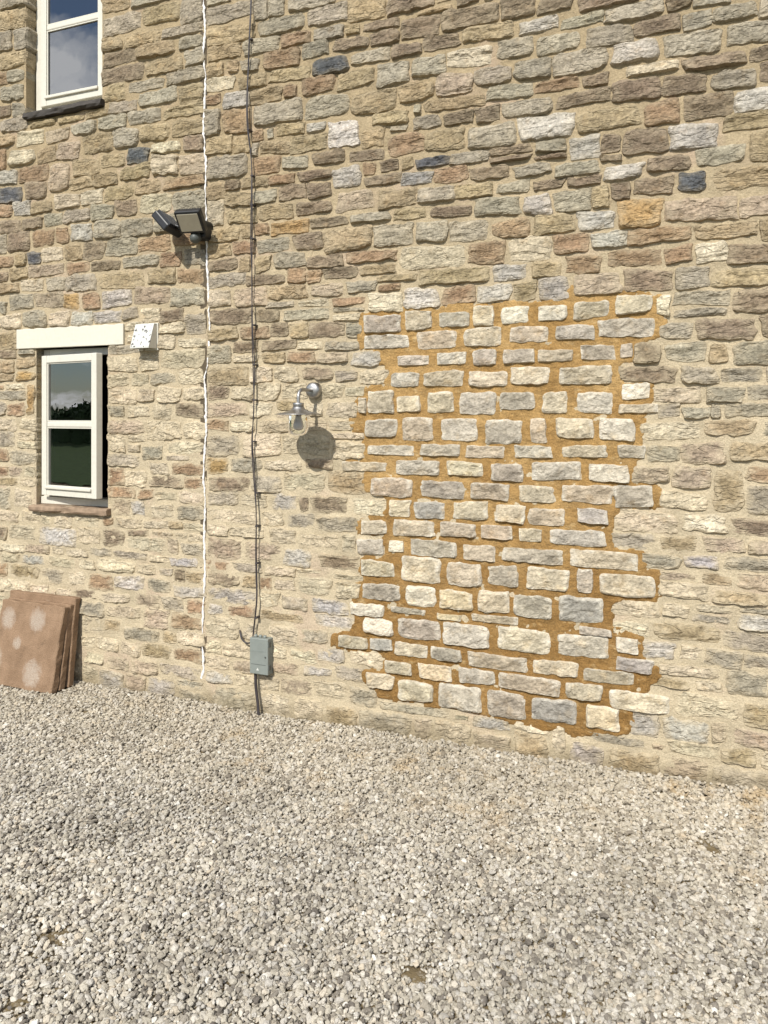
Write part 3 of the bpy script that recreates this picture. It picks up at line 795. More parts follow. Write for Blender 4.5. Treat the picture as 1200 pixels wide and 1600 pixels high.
def stone_geom(r, seed):
    x0, x1, z0, z1, code, _ = r
    rg = np.random.RandomState(seed)
    w, h = x1 - x0, z1 - z0
    infill = code.isupper()
    cx, cz = (x0 + x1) / 2, (z0 + z1) / 2
    up = min(1.0, max(0.0, (cz - 1.0) / 1.8))                # higher stones stand prouder of the pointing
    step = 0.0092
    nx = int(min(26, max(6, round(w / step)))); ny = int(min(15, max(5, round(h / step))))
    def axis(n):
        a = np.linspace(-1, 1, n + 1)
        return np.sign(a) * (1 - (1 - np.abs(a)) ** 1.25)     # tighter rows near the edge
    s, t = np.meshgrid(axis(nx), axis(ny))
    m = np.maximum(np.abs(s), np.abs(t))
    e = rg.uniform(7, 14) if infill else rg.uniform(5.0, 14)
    pn = (np.abs(s) ** e + np.abs(t) ** e) ** (1 / e)
    k = np.where(pn > 1e-6, m / np.maximum(pn, 1e-6), 1.0)
    sx, tz = s * k, t * k
    # uneven quadrilateral
    q = 0.14 if infill else 0.26
    dz = [rg.uniform(-q, q) * min(h, 0.09) for _ in range(4)]
    dx = [rg.uniform(-q, q) * min(w, 0.09) for _ in range(4)]
    b = [(1 - sx) * (1 - tz) / 4, (1 + sx) * (1 - tz) / 4, (1 + sx) * (1 + tz) / 4, (1 - sx) * (1 + tz) / 4]
    X = cx + sx * w / 2 + sum(b[i] * dx[i] for i in range(4)) * 0.5
    Z = cz + tz * h / 2 + sum(b[i] * dz[i] for i in range(4)) * 0.5
    ph = rg.uniform(0, 50)
    am = (0.0055 if infill else 0.0085) * min(1.0, h / 0.07)
    X = X + am * m ** 2 * fbm(Z * 34 + ph, X * 20 + ph, ph, 2)
    Z = Z + am * m ** 2 * fbm(X * 28 - ph, Z * 24, ph + 3, 2)
    proud = rg.uniform(0.012, 0.020) if infill else (0.0060 + 0.0055 * up) * rg.uniform(0.7, 1.4)
    fall = rg.uniform(11, 20) if infill else rg.uniform(9, 20)
    rock = 0.0065 if infill else rg.uniform(0.003, 0.007)
    face = proud * (1 - m ** fall) - 0.010 * m ** (fall * 1.5)
    nz = fbm(X * 19 + ph, Z * 25 + ph, ph, 3, 0.6)
    rid = 1 - np.abs(fbm(X * 13 - ph, Z * 21 + ph, ph + 20, 2))          # sharp breaks in the split face
    # split faces: broad facets meeting at ridges
    fac = np.minimum(rg.uniform(-.5, .5) * sx + rg.uniform(-.7, .7) * tz, rg.uniform(-.5, .5) * sx + rg.uniform(-.7, .7) * tz + 0.25)
    inner = np.clip((1 - m) * 7, 0, 1)
    rel = rock * nz + 0.009 * fac - (0.003 if infill else 0.005) * np.clip(rid - 0.80, 0, 1) * 5
    if not infill and rg.rand() < 0.45:                       # ledge where a bed has split away
        lz = rg.uniform(-0.5, 0.5)
        edge = tz - lz - 0.25 * fbm(X * 14 + ph, Z * 3, ph + 9, 2)
        rel = rel - 0.009 * np.clip(-edge * 5, 0, 1) * rg.choice([-0.6, 1.0])
    rel = rel + rg.uniform(-0.0009, 0.0009, rel.shape)
    rel = np.maximum(rel, (-0.35 if infill else -0.68) * proud)
    Y = -(face + inner * rel)
    n0 = (nx + 1) * (ny + 1)
    idx = np.arange(n0).reshape(ny + 1, nx + 1)
    f = np.stack([idx[:-1, :-1], idx[:-1, 1:], idx[1:, 1:], idx[1:, :-1]], -1).reshape(-1, 4)
    V = np.stack([X, Y, Z], -1).reshape(-1, 3)
    ring = np.concatenate([idx[0, :-1], idx[:-1, -1], idx[-1, :0:-1], idx[:0:-1, 0]])
    near_open = any(o[0] - 0.03 < x1 and o[1] + 0.03 > x0 and o[2] - 0.03 < z1 and o[3] + 0.03 > z0 for o in OPENINGS)
    back = V[ring].copy()
    back[:, 1] = 0.085 if near_open else 0.045
    nr = len(ring)
    bi = n0 + np.arange(nr)
    sk = np.stack([ring, bi, np.roll(bi, -1), np.roll(ring, -1)], -1)
    V = np.concatenate([V, back]); f = np.concatenate([f, sk])
    base = np.array(lin(*TONES[code], 0.80)) * rg.uniform(0.86, 1.14) * (1 + rg.uniform(-0.02, 0.02, 3))
    if not infill: base = base * (1.20 - 0.12 * up)             # cleaner, paler stone low on the wall
    col = np.empty((len(V), 4)); col[:, :3] = base
    col[:n0, 3] = m.ravel(); col[n0:, 3] = 1
    return V, f, col

# house > wall (mortar bed) > stones
house = empty('stone_house', (-1.7, 0, 0))
tag(house, 'coursed sandstone rubble house wall with two cream windows and a golden pointed patch', 'house')

def wall_bed():
    xs = np.arange(WX0, WX1 + 0.001, 0.0115); zs = np.arange(WZ0, WZ1 + 0.001, 0.0115)
    for o in OPENINGS:
        for v in o[:2]: xs[np.argmin(abs(xs - v))] = v
        for v in o[2:]: zs[np.argmin(abs(zs - v))] = v
    # keep the bed coarse beyond the picture
    keepx = np.ones(len(xs), bool); keepx[(xs < -4.3) | (xs > 1.0)] = False
    keepx[::4] = True
    keepz = np.ones(len(zs), bool); keepz[zs > 4.45] = False; keepz[::4] = True
    xs, zs = xs[keepx], zs[keepz]
    X, Z = np.meshgrid(xs, zs)
    up = np.clip((Z - 1.0) / 1.8, 0, 1)
    Y = 0.003 * up - 0.0030 * fbm(X * 14, Z * 18, 1.7, 3, 0.6)
    for o in OPENINGS:
        rim = (X >= o[0] - 1e-4) & (X <= o[1] + 1e-4) & (Z >= o[2] - 1e-4) & (Z <= o[3] + 1e-4)
        Y[rim] = 0.004
    idx = np.arange(X.size).reshape(X.shape)
    f = np.stack([idx[:-1, :-1], idx[:-1, 1:], idx[1:, 1:], idx[1:, :-1]], -1).reshape(-1, 4)
    cx = (X[:-1, :-1] + X[1:, 1:]) / 2; cz = (Z[:-1, :-1] + Z[1:, 1:]) / 2
    keep = np.ones(cx.shape, bool)
    for o in OPENINGS:
        keep &= ~((cx > o[0]) & (cx < o[1]) & (cz > o[2]) & (cz < o[3]))
    f = f[keep.ravel()]
    V = np.stack([X, Y, Z], -1).reshape(-1, 3)
    used = np.unique(f); remap = np.zeros(len(V), int); remap[used] = np.arange(len(used))
    return grid_mesh('wall', V[used], remap[f])
wall = link('wall', wall_bed(), M_MORTAR, house, origin=(-1.7, 0, 0))

def infill_bed():
    p = INFILL_POLY
    c = 0.0075
    xs = np.arange(p[:, 0].min() - 0.03, p[:, 0].max() + 0.03, c)
    zs = np.arange(p[:, 1].min() - 0.03, p[:, 1].max() + 0.03, c)
    X, Z = np.meshgrid(xs, zs)
    wob = 0.015
    ins = inside_poly(X + wob * fbm(X * 34, Z * 34, 4.4, 4, 0.6), Z + wob * fbm(X * 34, Z * 34, 8.8, 4, 0.6), p)
    # soft distance from the edge
    d = ins.astype(float)
    for _ in range(4):
        d[1:-1, 1:-1] = np.minimum(d[1:-1, 1:-1], (d[:-2, 1:-1] + d[2:, 1:-1] + d[1:-1, :-2] + d[1:-1, 2:]) / 4)
    Y = -(0.0015 + 0.0028 * fbm(X * 14, Z * 20, 2.2, 3, 0.6) + 0.002 * fbm(X * 60, Z * 60, 3.1, 2)) * np.clip(d * 1.6 - 0.2, 0, 1)
    Y = Y - 0.0020 * np.clip(d * 2, 0, 1)
    Y = Y + (1 - np.clip(d * 3, 0, 1)) * 0.009
    idx = np.arange(X.size).reshape(X.shape)
    f = np.stack([idx[:-1, :-1], idx[:-1, 1:], idx[1:, 1:], idx[1:, :-1]], -1)
    keep = ins[:-1, :-1] | ins[:-1, 1:] | ins[1:, 1:] | ins[1:, :-1]
    f = f[keep]
    V = np.stack([X, Y, Z], -1).reshape(-1, 3)
    used = np.unique(f); remap = np.zeros(len(V), int); remap[used] = np.arange(len(used))
    return grid_mesh('doorway_infill', V[used], remap[f])
infill = link('doorway_infill', infill_bed(), M_GOLD, house)
infill['label'] = 'former doorway blocked with pale squared stones in fresh golden mortar'

for r in rects:
    if r[4].isupper():
        r[0] -= 0.005; r[1] += 0.005; r[2] -= 0.005; r[3] += 0.005
geoms = [(r, stone_geom(r, 100 + i)) for i, r in enumerate(rects)]
old = sorted([g for g in geoms if not g[0][4].isupper()], key=lambda g: -g[0][5])
for r, (V, f, c) in [g for g in geoms if g[0][4].isupper()]:
    link('infill_stone', grid_mesh('infill_stone', V, f, c, False), M_INFILL, infill)
for r, (V, f, c) in old[:300]:
    link('stone', grid_mesh('stone', V, f, c, False), M_STONE, wall)
Vs, Fs, Cs, n = [], [], [], 0
for r, (V, f, c) in old[300:]:
    Vs.append(V); Fs.append(f + n); Cs.append(c); n += len(V)
rest = link('small_stones', grid_mesh('small_stones', np.concatenate(Vs), np.concatenate(Fs), np.concatenate(Cs), False), M_STONE, wall)
rest['kind'] = 'stuff'

# reveals and dim rooms behind the openings
for o in OPENINGS:
    bm = bmesh.new()
    x0, x1, z0, z1 = o
    y0, y1 = 0.004, 0.20
    x0 -= 0.008; x1 += 0.008
    for q in (((x0, y0, z0), (x0, y1, z0), (x0, y1, z1), (x0, y0, z1)), ((x1, y0, z0), (x1, y0, z1), (x1, y1, z1), (x1, y1, z0)),
              ((x0, y0, z0), (x1, y0, z0), (x1, y1, z0), (x0, y1, z0)), ((x0, y0, z1), (x0, y1, z1), (x1, y1, z1), (x1, y0, z1))):
        bm.faces.new([bm.verts.new(c) for c in q])
    link('window_reveal', bm_mesh(bm, 'window_reveal'), M_MORTAR, house)
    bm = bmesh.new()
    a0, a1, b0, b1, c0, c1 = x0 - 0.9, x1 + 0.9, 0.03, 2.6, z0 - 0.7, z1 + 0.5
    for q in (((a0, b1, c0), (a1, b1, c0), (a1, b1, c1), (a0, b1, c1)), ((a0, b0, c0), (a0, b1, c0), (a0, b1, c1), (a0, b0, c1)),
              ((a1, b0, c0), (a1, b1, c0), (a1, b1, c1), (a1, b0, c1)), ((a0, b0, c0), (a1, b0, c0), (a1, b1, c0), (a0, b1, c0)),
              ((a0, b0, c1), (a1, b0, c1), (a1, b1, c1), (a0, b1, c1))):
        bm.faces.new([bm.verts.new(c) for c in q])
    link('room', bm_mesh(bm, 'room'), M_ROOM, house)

# white filler in the vertical movement joint
jp = [(317,-60),(317,0),(319,50),(317,85),(320,130),(318,170),(317,205),(320,250),(320,300),(321,340),(322,390),(323,430),(325,475),(326,520),(324,560),
      (319,592),(321,640),(320,690),(317,745),(319,790),(317,840),(319,900),(316,955),(315,1000),(316,1040),(314,1061)]
path = smooth_path([(wall_pt(x, y, -0.012)[0], -0.004, wall_pt(x, y, -0.012)[1]) for x, y in jp], 0.006)
P = np.array(path)
P[:, 0] += 0.0025 * fbm(P[:, 2] * 24, P[:, 2] * 0, 3.3, 4, 0.6)
P[:, 1] += 0.004 * fbm(P[:, 2] * 30, P[:, 2] * 0, 7.3, 2)
rad = 0.0048 * (1 + 0.5 * fbm(P[:, 2] * 13, P[:, 2] * 0, 1.3, 3, 0.5))
rad = np.clip(rad, 0.0022, 0.014)
v, f = tube_geom([tuple(p) for p in P], list(rad), 11)
v = np.array(v)
v += 0.0022 * np.stack([fbm(v[:, 2] * 110, v[:, 0] * 220, q, 2) for q in (1.0, 4.0, 7.0)], -1)
jo = link('joint_filler', grid_mesh('joint_filler', v, f), M_SEAL, house)
jo['label'] = 'white filler smeared down the vertical movement joint'
box('joint_backing', (crack_x - 0.020, 0.0005, 0.2), (crack_x + 0.020, 0.03, 4.6), M_CREVICE, house, 0)

# ================================================================== windows
def make_window(o, depth, lights, label):
    """Fixed outer frame in the opening; returns the window Empty."""
    x0, x1, z0, z1 = o
    w = empty('window', ((x0 + x1) / 2, depth, z0), house)
    w['label'] = label
    fw, ft = 0.045, 0.06
    bm = bmesh.new()
    add_box(bm, (x0 + 0.002, depth, z0 + 0.003), (x0 + fw, depth + ft, z1 - 0.003), 0.003)
    add_box(bm, (x1 - fw, depth, z0 + 0.003), (x1 - 0.002, depth + ft, z1 - 0.003), 0.003)
    add_box(bm, (x0 + fw + 0.0005, depth + 0.001, z1 - fw), (x1 - fw - 0.0005, depth + ft - 0.001, z1 - 0.003), 0.003)
    add_box(bm, (x0 - 0.0, depth - 0.018, z0 + 0.002), (x1, depth - 0.0005, z0 + 0.045), 0.004)
    add_box(bm, (x0 + fw + 0.0005, depth + 0.001, z0 + 0.003), (x1 - fw - 0.0005, depth + ft - 0.001, z0 + fw), 0.003)
    link('frame', bm_mesh(bm, 'frame'), M_CREAM, w)
    return w

def casement(win, x0, x1, z0, z1, y, zbar, mat=None):
    """Glazed sash of two lights: stiles, rails, bar, beads, panes."""
    st, th = 0.042, 0.042
    def put(lo, hi, bev, name, m, bm=None):
        b = bmesh.new()
        add_box(b, lo, hi, bev)
        me = bm_mesh(b, name)
        if mat is not None: me.transform(mat)
        return link(name, me, m, win)
    bm = bmesh.new()
    add_box(bm, (x0, y, z0), (x0 + st, y + th, z1), 0.003)
    add_box(bm, (x1 - st, y, z0), (x1, y + th, z1), 0.003)
    add_box(bm, (x0 + st + 0.0003, y + 0.0008, z1 - st), (x1 - st - 0.0003, y + th - 0.001, z1 - 0.0005), 0.003)
    add_box(bm, (x0 + st + 0.0003, y + 0.0008, z0 + 0.0005), (x1 - st - 0.0003, y + th - 0.001, z0 + st * 1.25), 0.003)
    me = bm_mesh(bm, 'casement')
    if mat is not None: me.transform(mat)
    link('casement', me, M_CREAM, win)
    put((x0 + st, y + 0.004, zbar - 0.016), (x1 - st, y + th - 0.004, zbar + 0.016), 0.006, 'glazing_bar', M_CREAM)
    put((x0 + st - 0.004, y - 0.012, z0 + st * 1.25 - 0.014), (x1 - st + 0.004, y + 0.004, z0 + st * 1.25 + 0.004), 0.004, 'weather_bead', M_CREAM)
    for a, b in ((z0 + st * 1.25, zbar - 0.016), (zbar + 0.016, z1 - st)):
        put((x0 + st - 0.003, y + 0.016, a - 0.003), (x1 - st + 0.003, y + 0.022, b + 0.003), 0, 'pane', M_GLASS)
        bm = bmesh.new()
        bw = 0.007
        gx0, gx1 = x0 + st, x1 - st
        add_box(bm, (gx0, y + 0.007, a), (gx0 + bw, y + 0.0155, b), 0.001)
        add_box(bm, (gx1 - bw, y + 0.007, a), (gx1, y + 0.0155, b), 0.001)
        add_box(bm, (gx0 + bw, y + 0.0075, b - bw), (gx1 - bw, y + 0.0155, b - 0.0002), 0.001)
        add_box(bm, (gx0 + bw, y + 0.0075, a + 0.0002), (gx1 - bw, y + 0.0155, a + bw), 0.001)
        me = bm_mesh(bm, 'glazing_bead')
        if mat is not None: me.transform(mat)
        link('glazing_bead', me, M_CREAM, win)

def rough_slab(name, lo, hi, material, parent, amp=0.004, seed=0.0, n=26):
    """Riven stone sill: a subdivided block with a ragged front edge."""
    xs = np.linspace(lo[0], hi[0], n)
    prof = [(hi[1], lo[2]), (lo[1] + 0.006, lo[2]), (lo[1], lo[2] + 0.3 * (hi[2] - lo[2])), (lo[1] + 0.002, hi[2] - 0.25 * (hi[2] - lo[2])),
            (lo[1] + 0.008, hi[2]), ((lo[1] + hi[1]) / 2, hi[2]), (hi[1], hi[2])]
    V, f = [], []
    for i, x in enumerate(xs):
        for k, (y, z) in enumerate(prof):
            a = amp if 0 < k < 6 else 0
            V.append((x, y + a * float(fbm(np.array([x * 22]), np.array([k * 0.9]), seed, 3)[0]), z + 0.6 * a * float(fbm(np.array([x * 26]), np.array([k * 1.3]), seed + 4, 3)[0])))
    m = len(prof)
    for i in range(n - 1):
        for k in range(m - 1):
            f.append((i * m + k, (i + 1) * m + k, (i + 1) * m + k + 1, i * m + k + 1))
    bmx = bmesh.new()
    vs = [bmx.verts.new(p) for p in V]
    for q in f: bmx.faces.new([vs[i] for i in q])
    bmx.faces.new([vs[k] for k in range(m)])
    bmx.faces.new([vs[(n - 1) * m + k] for k in range(m)][::-1])
    return link(name, bm_mesh(bmx, name), material, parent)

wu = make_window(OPEN_UP, 0.075, 2, 'upper cream timber window with two panes above dark slate sill')
casement(wu, OPEN_UP[0] + 0.046, OPEN_UP[1] - 0.046, OPEN_UP[2] + 0.066, OPEN_UP[3] - 0.048, 0.066, 3.790)
rough_slab('sill', (-3.505, -0.034, 3.224), (-2.934, 0.07, 3.262), M_SLATE, wu, 0.006, 2.0)

wlo = make_window(OPEN_LO, 0.055, 2, 'lower cream timber window with its casement standing ajar')
hx, hy = OPEN_LO[0] + 0.047, 0.030
swing = Matrix.Translation((hx, hy, 0)) @ Matrix.Rotation(math.radians(-8.5), 4, 'Z') @ Matrix.Translation((-hx, -hy, 0))
casement(wlo, hx, hx + 0.468, 1.043, 1.848, hy - 0.03, 1.452, swing)
rough_slab('sill', (-3.455, -0.040, 0.950), (-2.888, 0.05, 0.986), M_SANDSILL, wlo, 0.005, 6.0)
# painted lintel
bm = bmesh.new()
add_box(bm, (LINTEL[0], -0.014, LINTEL[2]), (LINTEL[1], 0.10, LINTEL[3]), 0.003)
bmesh.ops.subdivide_edges(bm, edges=[e for e in bm.edges if abs(e.verts[0].co.x - e.verts[1].co.x) > 0.3], cuts=24)
for v in bm.verts:
    if v.co.z > LINTEL[3] - 0.004: v.co.z += 0.0035 * math.sin(v.co.x * 37) * math.sin(v.co.x * 91 + 1)
lo = link('lintel', bm_mesh(bm, 'lintel'), M_LINTEL, house)
lo['label'] = 'cream painted lintel above the lower window'

# ================================================================== wall lantern
lx, lz, _ = wall_pt(490, 610, -0.02)
lamp = empty('wall_lantern', (lx, 0, lz))
tag(lamp, 'stainless steel wall lantern with flared shade and clear glass jar', 'lantern')
to_wall = Matrix.Translation((lx, 0.0, lz)) @ Matrix.Rotation(math.radians(90), 4, 'X')
lathe('wall_plate', [(0, 0.045), (0.022, 0.045), (0.034, 0.040), (0.039, 0.030), (0.040, 0.0), (0.040, -0.02)], M_STEEL, lamp, to_wall)
REACH = 0.180
arm = [(lx, -0.035, lz)] + [(lx, -0.07 - 0.0, lz)]
for k in range(9):
    a = math.radians(90 * k / 8)
    arm.append((lx, -(REACH - 0.04) - 0.04 * math.sin(a), lz - 0.04 + 0.04 * math.cos(a)))
arm.append((lx, -REACH, lz - 0.075))
tube('arm', arm, 0.0085, M_STEEL, lamp, 14)
at = Matrix.Translation((lx, -REACH, lz - 0.075))
lathe('collar', [(0, 0.012), (0.024, 0.012), (0.026, 0.008), (0.026, -0.010), (0, -0.010)], M_STEEL, lamp, at)
lathe('shade', [(0.026, -0.008), (0.031, -0.016), (0.040, -0.024), (0.074, -0.034), (0.108, -0.041), (0.110, -0.044), (0.106, -0.0445), (0.072, -0.038), (0.036, -0.028), (0.024, -0.020), (0, -0.020)], M_STEEL, lamp, at, 56)
lathe('glass_jar', [(0.047, -0.034), (0.049, -0.060), (0.0495, -0.108), (0.046, -0.130), (0.033, -0.142), (0.0, -0.145)], M_JAR, lamp, at, 40)
lathe('lamp_holder', [(0, -0.021), (0.019, -0.021), (0.019, -0.046), (0.0, -0.046)], M_BLACK, lamp, at, 24)
lathe('bulb', [(0.013, -0.046), (0.015, -0.060), (0.021, -0.078), (0.025, -0.094), (0.023, -0.108), (0.014, -0.117), (0, -0.120)], M_BULB, lamp, at, 28)

# ================================================================== twin floodlight
fx, fz, _ = wall_pt(316, 362, -0.03)
fl = empty('security_floodlight', (fx, 0, fz))
tag(fl, 'black twin headed security floodlight with motion sensor beside white joint', 'floodlight')
box('mount', (fx - 0.045, -0.075, fz - 0.045), (fx + 0.045, 0.01, fz + 0.05), M_BLACK, fl, 0.010)
sens = Matrix.Translation((fx - 0.005, -0.085, fz - 0.045)) @ Matrix.Rotation(math.radians(125), 4, 'X')
lathe('motion_sensor', [(0.026, -0.03), (0.028, 0.0), (0.026, 0.010), (0.020, 0.020), (0.010, 0.026), (0, 0.028)], M_BOXDARK, fl, sens, 24)
def flood_head(centre, normal, roll, diffuser=True):
    n = Vector(normal).normalized()
    right = Vector((0, 0, 1)).cross(n).normalized()
    up = n.cross(right).normalized()
    R = Matrix((right, up, n)).transposed().to_4x4()
    M = Matrix.Translation(centre) @ R @ Matrix.Rotation(roll, 4, 'Z')
    W2, H2, T = 0.070, 0.060, 0.042
    bm = bmesh.new()
    add_box(bm, (-W2, -H2, -T / 2), (W2, H2, T / 2), 0.008)
    me = bm_mesh(bm, 'lamp_head'); me.transform(M)
    head = link('lamp_head', me, M_BLACK, fl)
    bm = bmesh.new()
    add_box(bm, (-W2 + 0.013, -H2 + 0.013, T / 2 - 0.002), (W2 - 0.013, H2 - 0.013, T / 2 + 0.0025), 0.0015)
    me = bm_mesh(bm, 'diffuser'); me.transform(M)
    link('diffuser', me, M_DIFF, head)
    for k in range(9):                       # cooling fins across the back
        x = -W2 + 0.012 + k * (2 * W2 - 0.024) / 8
        bm = bmesh.new()
        add_box(bm, (x - 0.0016, -H2 + 0.006, -T / 2 - 0.012), (x + 0.0016, H2 - 0.006, -T / 2 + 0.003), 0.0005)
        me = bm_mesh(bm, 'cooling_fin'); me.transform(M)
        link('cooling_fin', me, M_BLACK, head)
    return M
c1 = Vector((fx + 0.005, -0.135, fz + 0.030))
c2 = Vector((fx - 0.150, -0.120, fz + 0.030))
flood_head(c1, (0.12, -0.74, -0.66), 0.0)
flood_head(c2, (-0.72, -0.10, -0.68), math.radians(6))
tube('head_bracket', smooth_path([(fx - 0.02, -0.07, fz + 0.01), (fx - 0.06, -0.10, fz + 0.005), (c2.x + 0.035, c2.y - 0.0, c2.z - 0.005)], 0.01), 0.010, M_BLACK, fl, 10)
tube('head_bracket', [(fx, -0.07, fz + 0.02), (c1.x, c1.y + 0.012, c1.z)], 0.012, M_BLACK, fl, 10)

# ================================================================== vent hood
va, vz1, _ = wall_pt(216, 506, -0.01)
vb, vz0, _ = wall_pt(247, 546, -0.01)
vent = empty('vent_hood', ((va + vb) / 2, 0, vz0))
tag(vent, 'small white speckled vent hood fixed right of the cream lintel', 'vent')
def mat_vent():
    t = NT('flaking_white_metal')
    p = t.pos()
    c = t.mix(t.ramp(t.noise(p, 55, 2), 0.60, 0.64), lin(226, 226, 218, 0.74), lin(96, 92, 88, 0.8))
    return t.done(c, 0.5, t.bump(t.noise(p, 70, 3), 0.2, 0.003), spec=0.4)
M_VENT = mat_vent()
box('back_plate', (va, -0.012, vz0 - 0.004), (vb, 0.01, vz1), M_CREAM, vent, 0.002)
bm = bmesh.new()
a, b = va + 0.004, vb - 0.006
prof = [(-0.0125, vz1 - 0.004), (-0.036, vz1 - 0.006), (-0.080, vz0 + 0.012), (-0.080, vz0 + 0.004), (-0.074, vz0 + 0.004), (-0.074, vz0 + 0.012), (-0.033, vz1 - 0.012), (-0.0125, vz1 - 0.010)]
L = [bm.verts.new((a, y, z)) for y, z in prof]
R_ = [bm.verts.new((b, y, z)) for y, z in prof]
for k in range(len(prof)):
    k2 = (k + 1) % len(prof)
    bm.faces.new((L[k], L[k2], R_[k2], R_[k]))
bm.faces.new(L[::-1]); bm.faces.new(R_)
link('hood', bm_mesh(bm, 'hood'), M_VENT, vent)
for xx, s in ((a, 1), (b, -1)):
    bm = bmesh.new()
    out = [(-0.0125, vz1 - 0.0045), (-0.0355, vz1 - 0.0065), (-0.0795, vz0 + 0.0115), (-0.0795, vz0 + 0.0045), (-0.0125, vz0 + 0.0045)]
    A_ = [bm.verts.new((xx + 0.0003 * s, y, z)) for y, z in out]; B_ = [bm.verts.new((xx + 0.004 * s, y, z)) for y, z in out]
    for k in range(5):
        k2 = (k + 1) % 5
        bm.faces.new((A_[k], A_[k2], B_[k2], B_[k]))
    bm.faces.new(A_); bm.faces.new(B_[::-1])
    link('side_cheek', bm_mesh(bm, 'side_cheek'), M_CREAM, vent)

# ================================================================== junction box and cables
bx0, bz1, _ = wall_pt(390, 996, -0.055)
bx1, bz0, _ = wall_pt(418.5, 1056, -0.055)
jb = empty('junction_box', ((bx0 + bx1) / 2, 0, bz0))
tag(jb, 'grey plastic electrical junction box low on the wall', 'junction box')
box('enclosure', (bx0 + 0.003, -0.030, bz0 - 0.003), (bx1 - 0.001, 0.012, bz1 - 0.003), M_BOX, jb, 0.003)
box('lid', (bx0, -0.055, bz0), (bx1, -0.0305, bz1), M_BOX, jb, 0.004)
for zz in (bz0 + 0.035, bz1 - 0.030):
    box('hinge', (bx1 - 0.001, -0.050, zz - 0.012), (bx1 + 0.005, -0.030, zz + 0.012), M_BOXDARK, jb, 0.001)
for k, zz in enumerate((bz1 - 0.062, bz1 - 0.067, bz0 + 0.050)):
    box('moulded_line', (bx0 + 0.010, -0.0562, zz - 0.0008), (bx1 - 0.012 - 0.02 * (k % 2), -0.0545, zz + 0.0008), M_BOXDARK if k == 2 else M_BOX, jb, 0)
lathe('lock', [(0, 0.003), (0.004, 0.003), (0.004, -0.004), (0, -0.004)], M_BOXDARK, jb, Matrix.Translation((bx1 - 0.014, -0.0555, (bz0 + bz1) / 2)) @ Matrix.Rotation(math.radians(90), 4, 'X'), 12)
mx, mz = (bx0 + bx1) / 2 - 0.006, bz0 + 0.020
me = grid_mesh('warning_triangle', [(mx - 0.008, -0.0556, mz), (mx + 0.008, -0.0556, mz), (mx, -0.0556, mz + 0.014), (mx - 0.008, -0.054, mz), (mx + 0.008, -0.054, mz), (mx, -0.054, mz + 0.014)], [(0, 1, 2), (3, 5, 4)], smooth=False)
link('warning_triangle', me, M_MARK, jb)
for k in range(3):
    xx = bx0 + 0.022 + k * 0.026
    lathe('cable_gland', [(0, 0.008), (0.008, 0.008), (0.008, -0.006), (0, -0.006)], M_BOX, jb, Matrix.Translation((xx, -0.03, bz1 + 0.003)), 14)

cpx = [(392,-60),(392,0),(391,60),(388,105),(386,160),(388,200),(393,255),(394,300),(393,380),(394,440),(395,510),(396,570),(397,640),(395,690),
       (396,740),(401,800),(401,860),(400,900),(402,935),(398,975),(395,994)]
cab = empty('wall_cable', (wall_pt(394, 500)[0], 0, bz1))
tag(cab, 'pair of thin dark cables clipped up the wall above the junction box', 'cable')
for s in (0, 1):
    pts = []
    for i, (x, y) in enumerate(cpx):
        X, Z, _ = wall_pt(x + (s * (1.0 + 0.9 * math.sin(i * 1.9))), y, -0.025)
        pts.append((X, -0.030 + 0.005 * math.sin(i * 2.3 + s), Z))
    tube('cable', smooth_path(pts, 0.03), 0.0027, M_CABLE, cab, 7)
for x, y in ((392, 62), (388, 203), (394, 275), (393, 320), (394, 373), (396, 508), (397, 570), (397, 625), (396, 690), (402, 770), (401, 822), (401, 880), (400, 965)):
    X, Z, _ = wall_pt(x + 1, y, -0.025)
    box('cable_clip', (X - 0.008, -0.036, Z - 0.004), (X + 0.007, 0.004, Z + 0.004), M_CABLE, cab, 0.002)
def wp(x, y, yy=-0.02):
    X, Z, _ = wall_pt(x, y, yy)
    return (X, yy, Z)
feed = tube('feed_cable', smooth_path([wp(399, 1050, -0.03), wp(400, 1075, -0.032), wp(403, 1100, -0.035), wp(404, 1122, -0.04)], 0.02), 0.0075, M_CABLE, None, 10)
tag(feed, 'thick black cable from the junction box down into the gravel', 'cable')
tail = tube('tail_cable', smooth_path([wp(391, 1004, -0.03), wp(386, 1005, -0.03), wp(379, 1000, -0.03), wp(375.5, 991, -0.025), wp(375, 986, -0.012), wp(375, 984, 0.02)], 0.008), 0.0040, M_CABLE, None, 8)
tag(tail, 'short dark cable looping from the side of junction box into the wall', 'cable')

# ================================================================== leaning paving slabs
def slab(label, xc, foot_y, top_y, size, thick, dz, seed):
    """Square flag leaning back on the wall: foot_y / top_y give the front face."""
    lean = math.atan2(top_y - foot_y, size)
    n = 22
    bm = bmesh.new()
    add_box(bm, (-size / 2, 0, -size / 2), (size / 2, thick, size / 2), 0.004, seg=1)
    bmesh.ops.subdivide_edges(bm, edges=[e for e in bm.edges if e.calc_length() > 0.1], cuts=14, use_grid_fill=True)
    for v in bm.verts:
        a = np.array([v.co.x * 30 + seed]); b = np.array([v.co.z * 30])
        edge = max(abs(v.co.x), abs(v.co.z)) > size / 2 - 0.012
        k = 0.004 if edge else 0.0012
        q = float(fbm(a, b, seed + v.co.y * 40, 3)[0])
        v.co += Vector((k * q, 0.6 * k * q, k * float(fbm(b, a, seed + 3, 3)[0])))
    me = bm_mesh(bm, 'paving_slab')
    o = bpy.data.objects.new('paving_slab', me)
    me.materials.append(M_SLAB)
    COL.objects.link(o)
    o.rotation_euler = (-lean, 0, math.radians(0.6 * math.sin(seed * 5)))
    o.location = (xc, (foot_y + top_y) / 2, dz + size / 2 * math.cos(lean))
    tag(o, label, 'paving slab', 'paving slabs leaning on the wall')
    return o
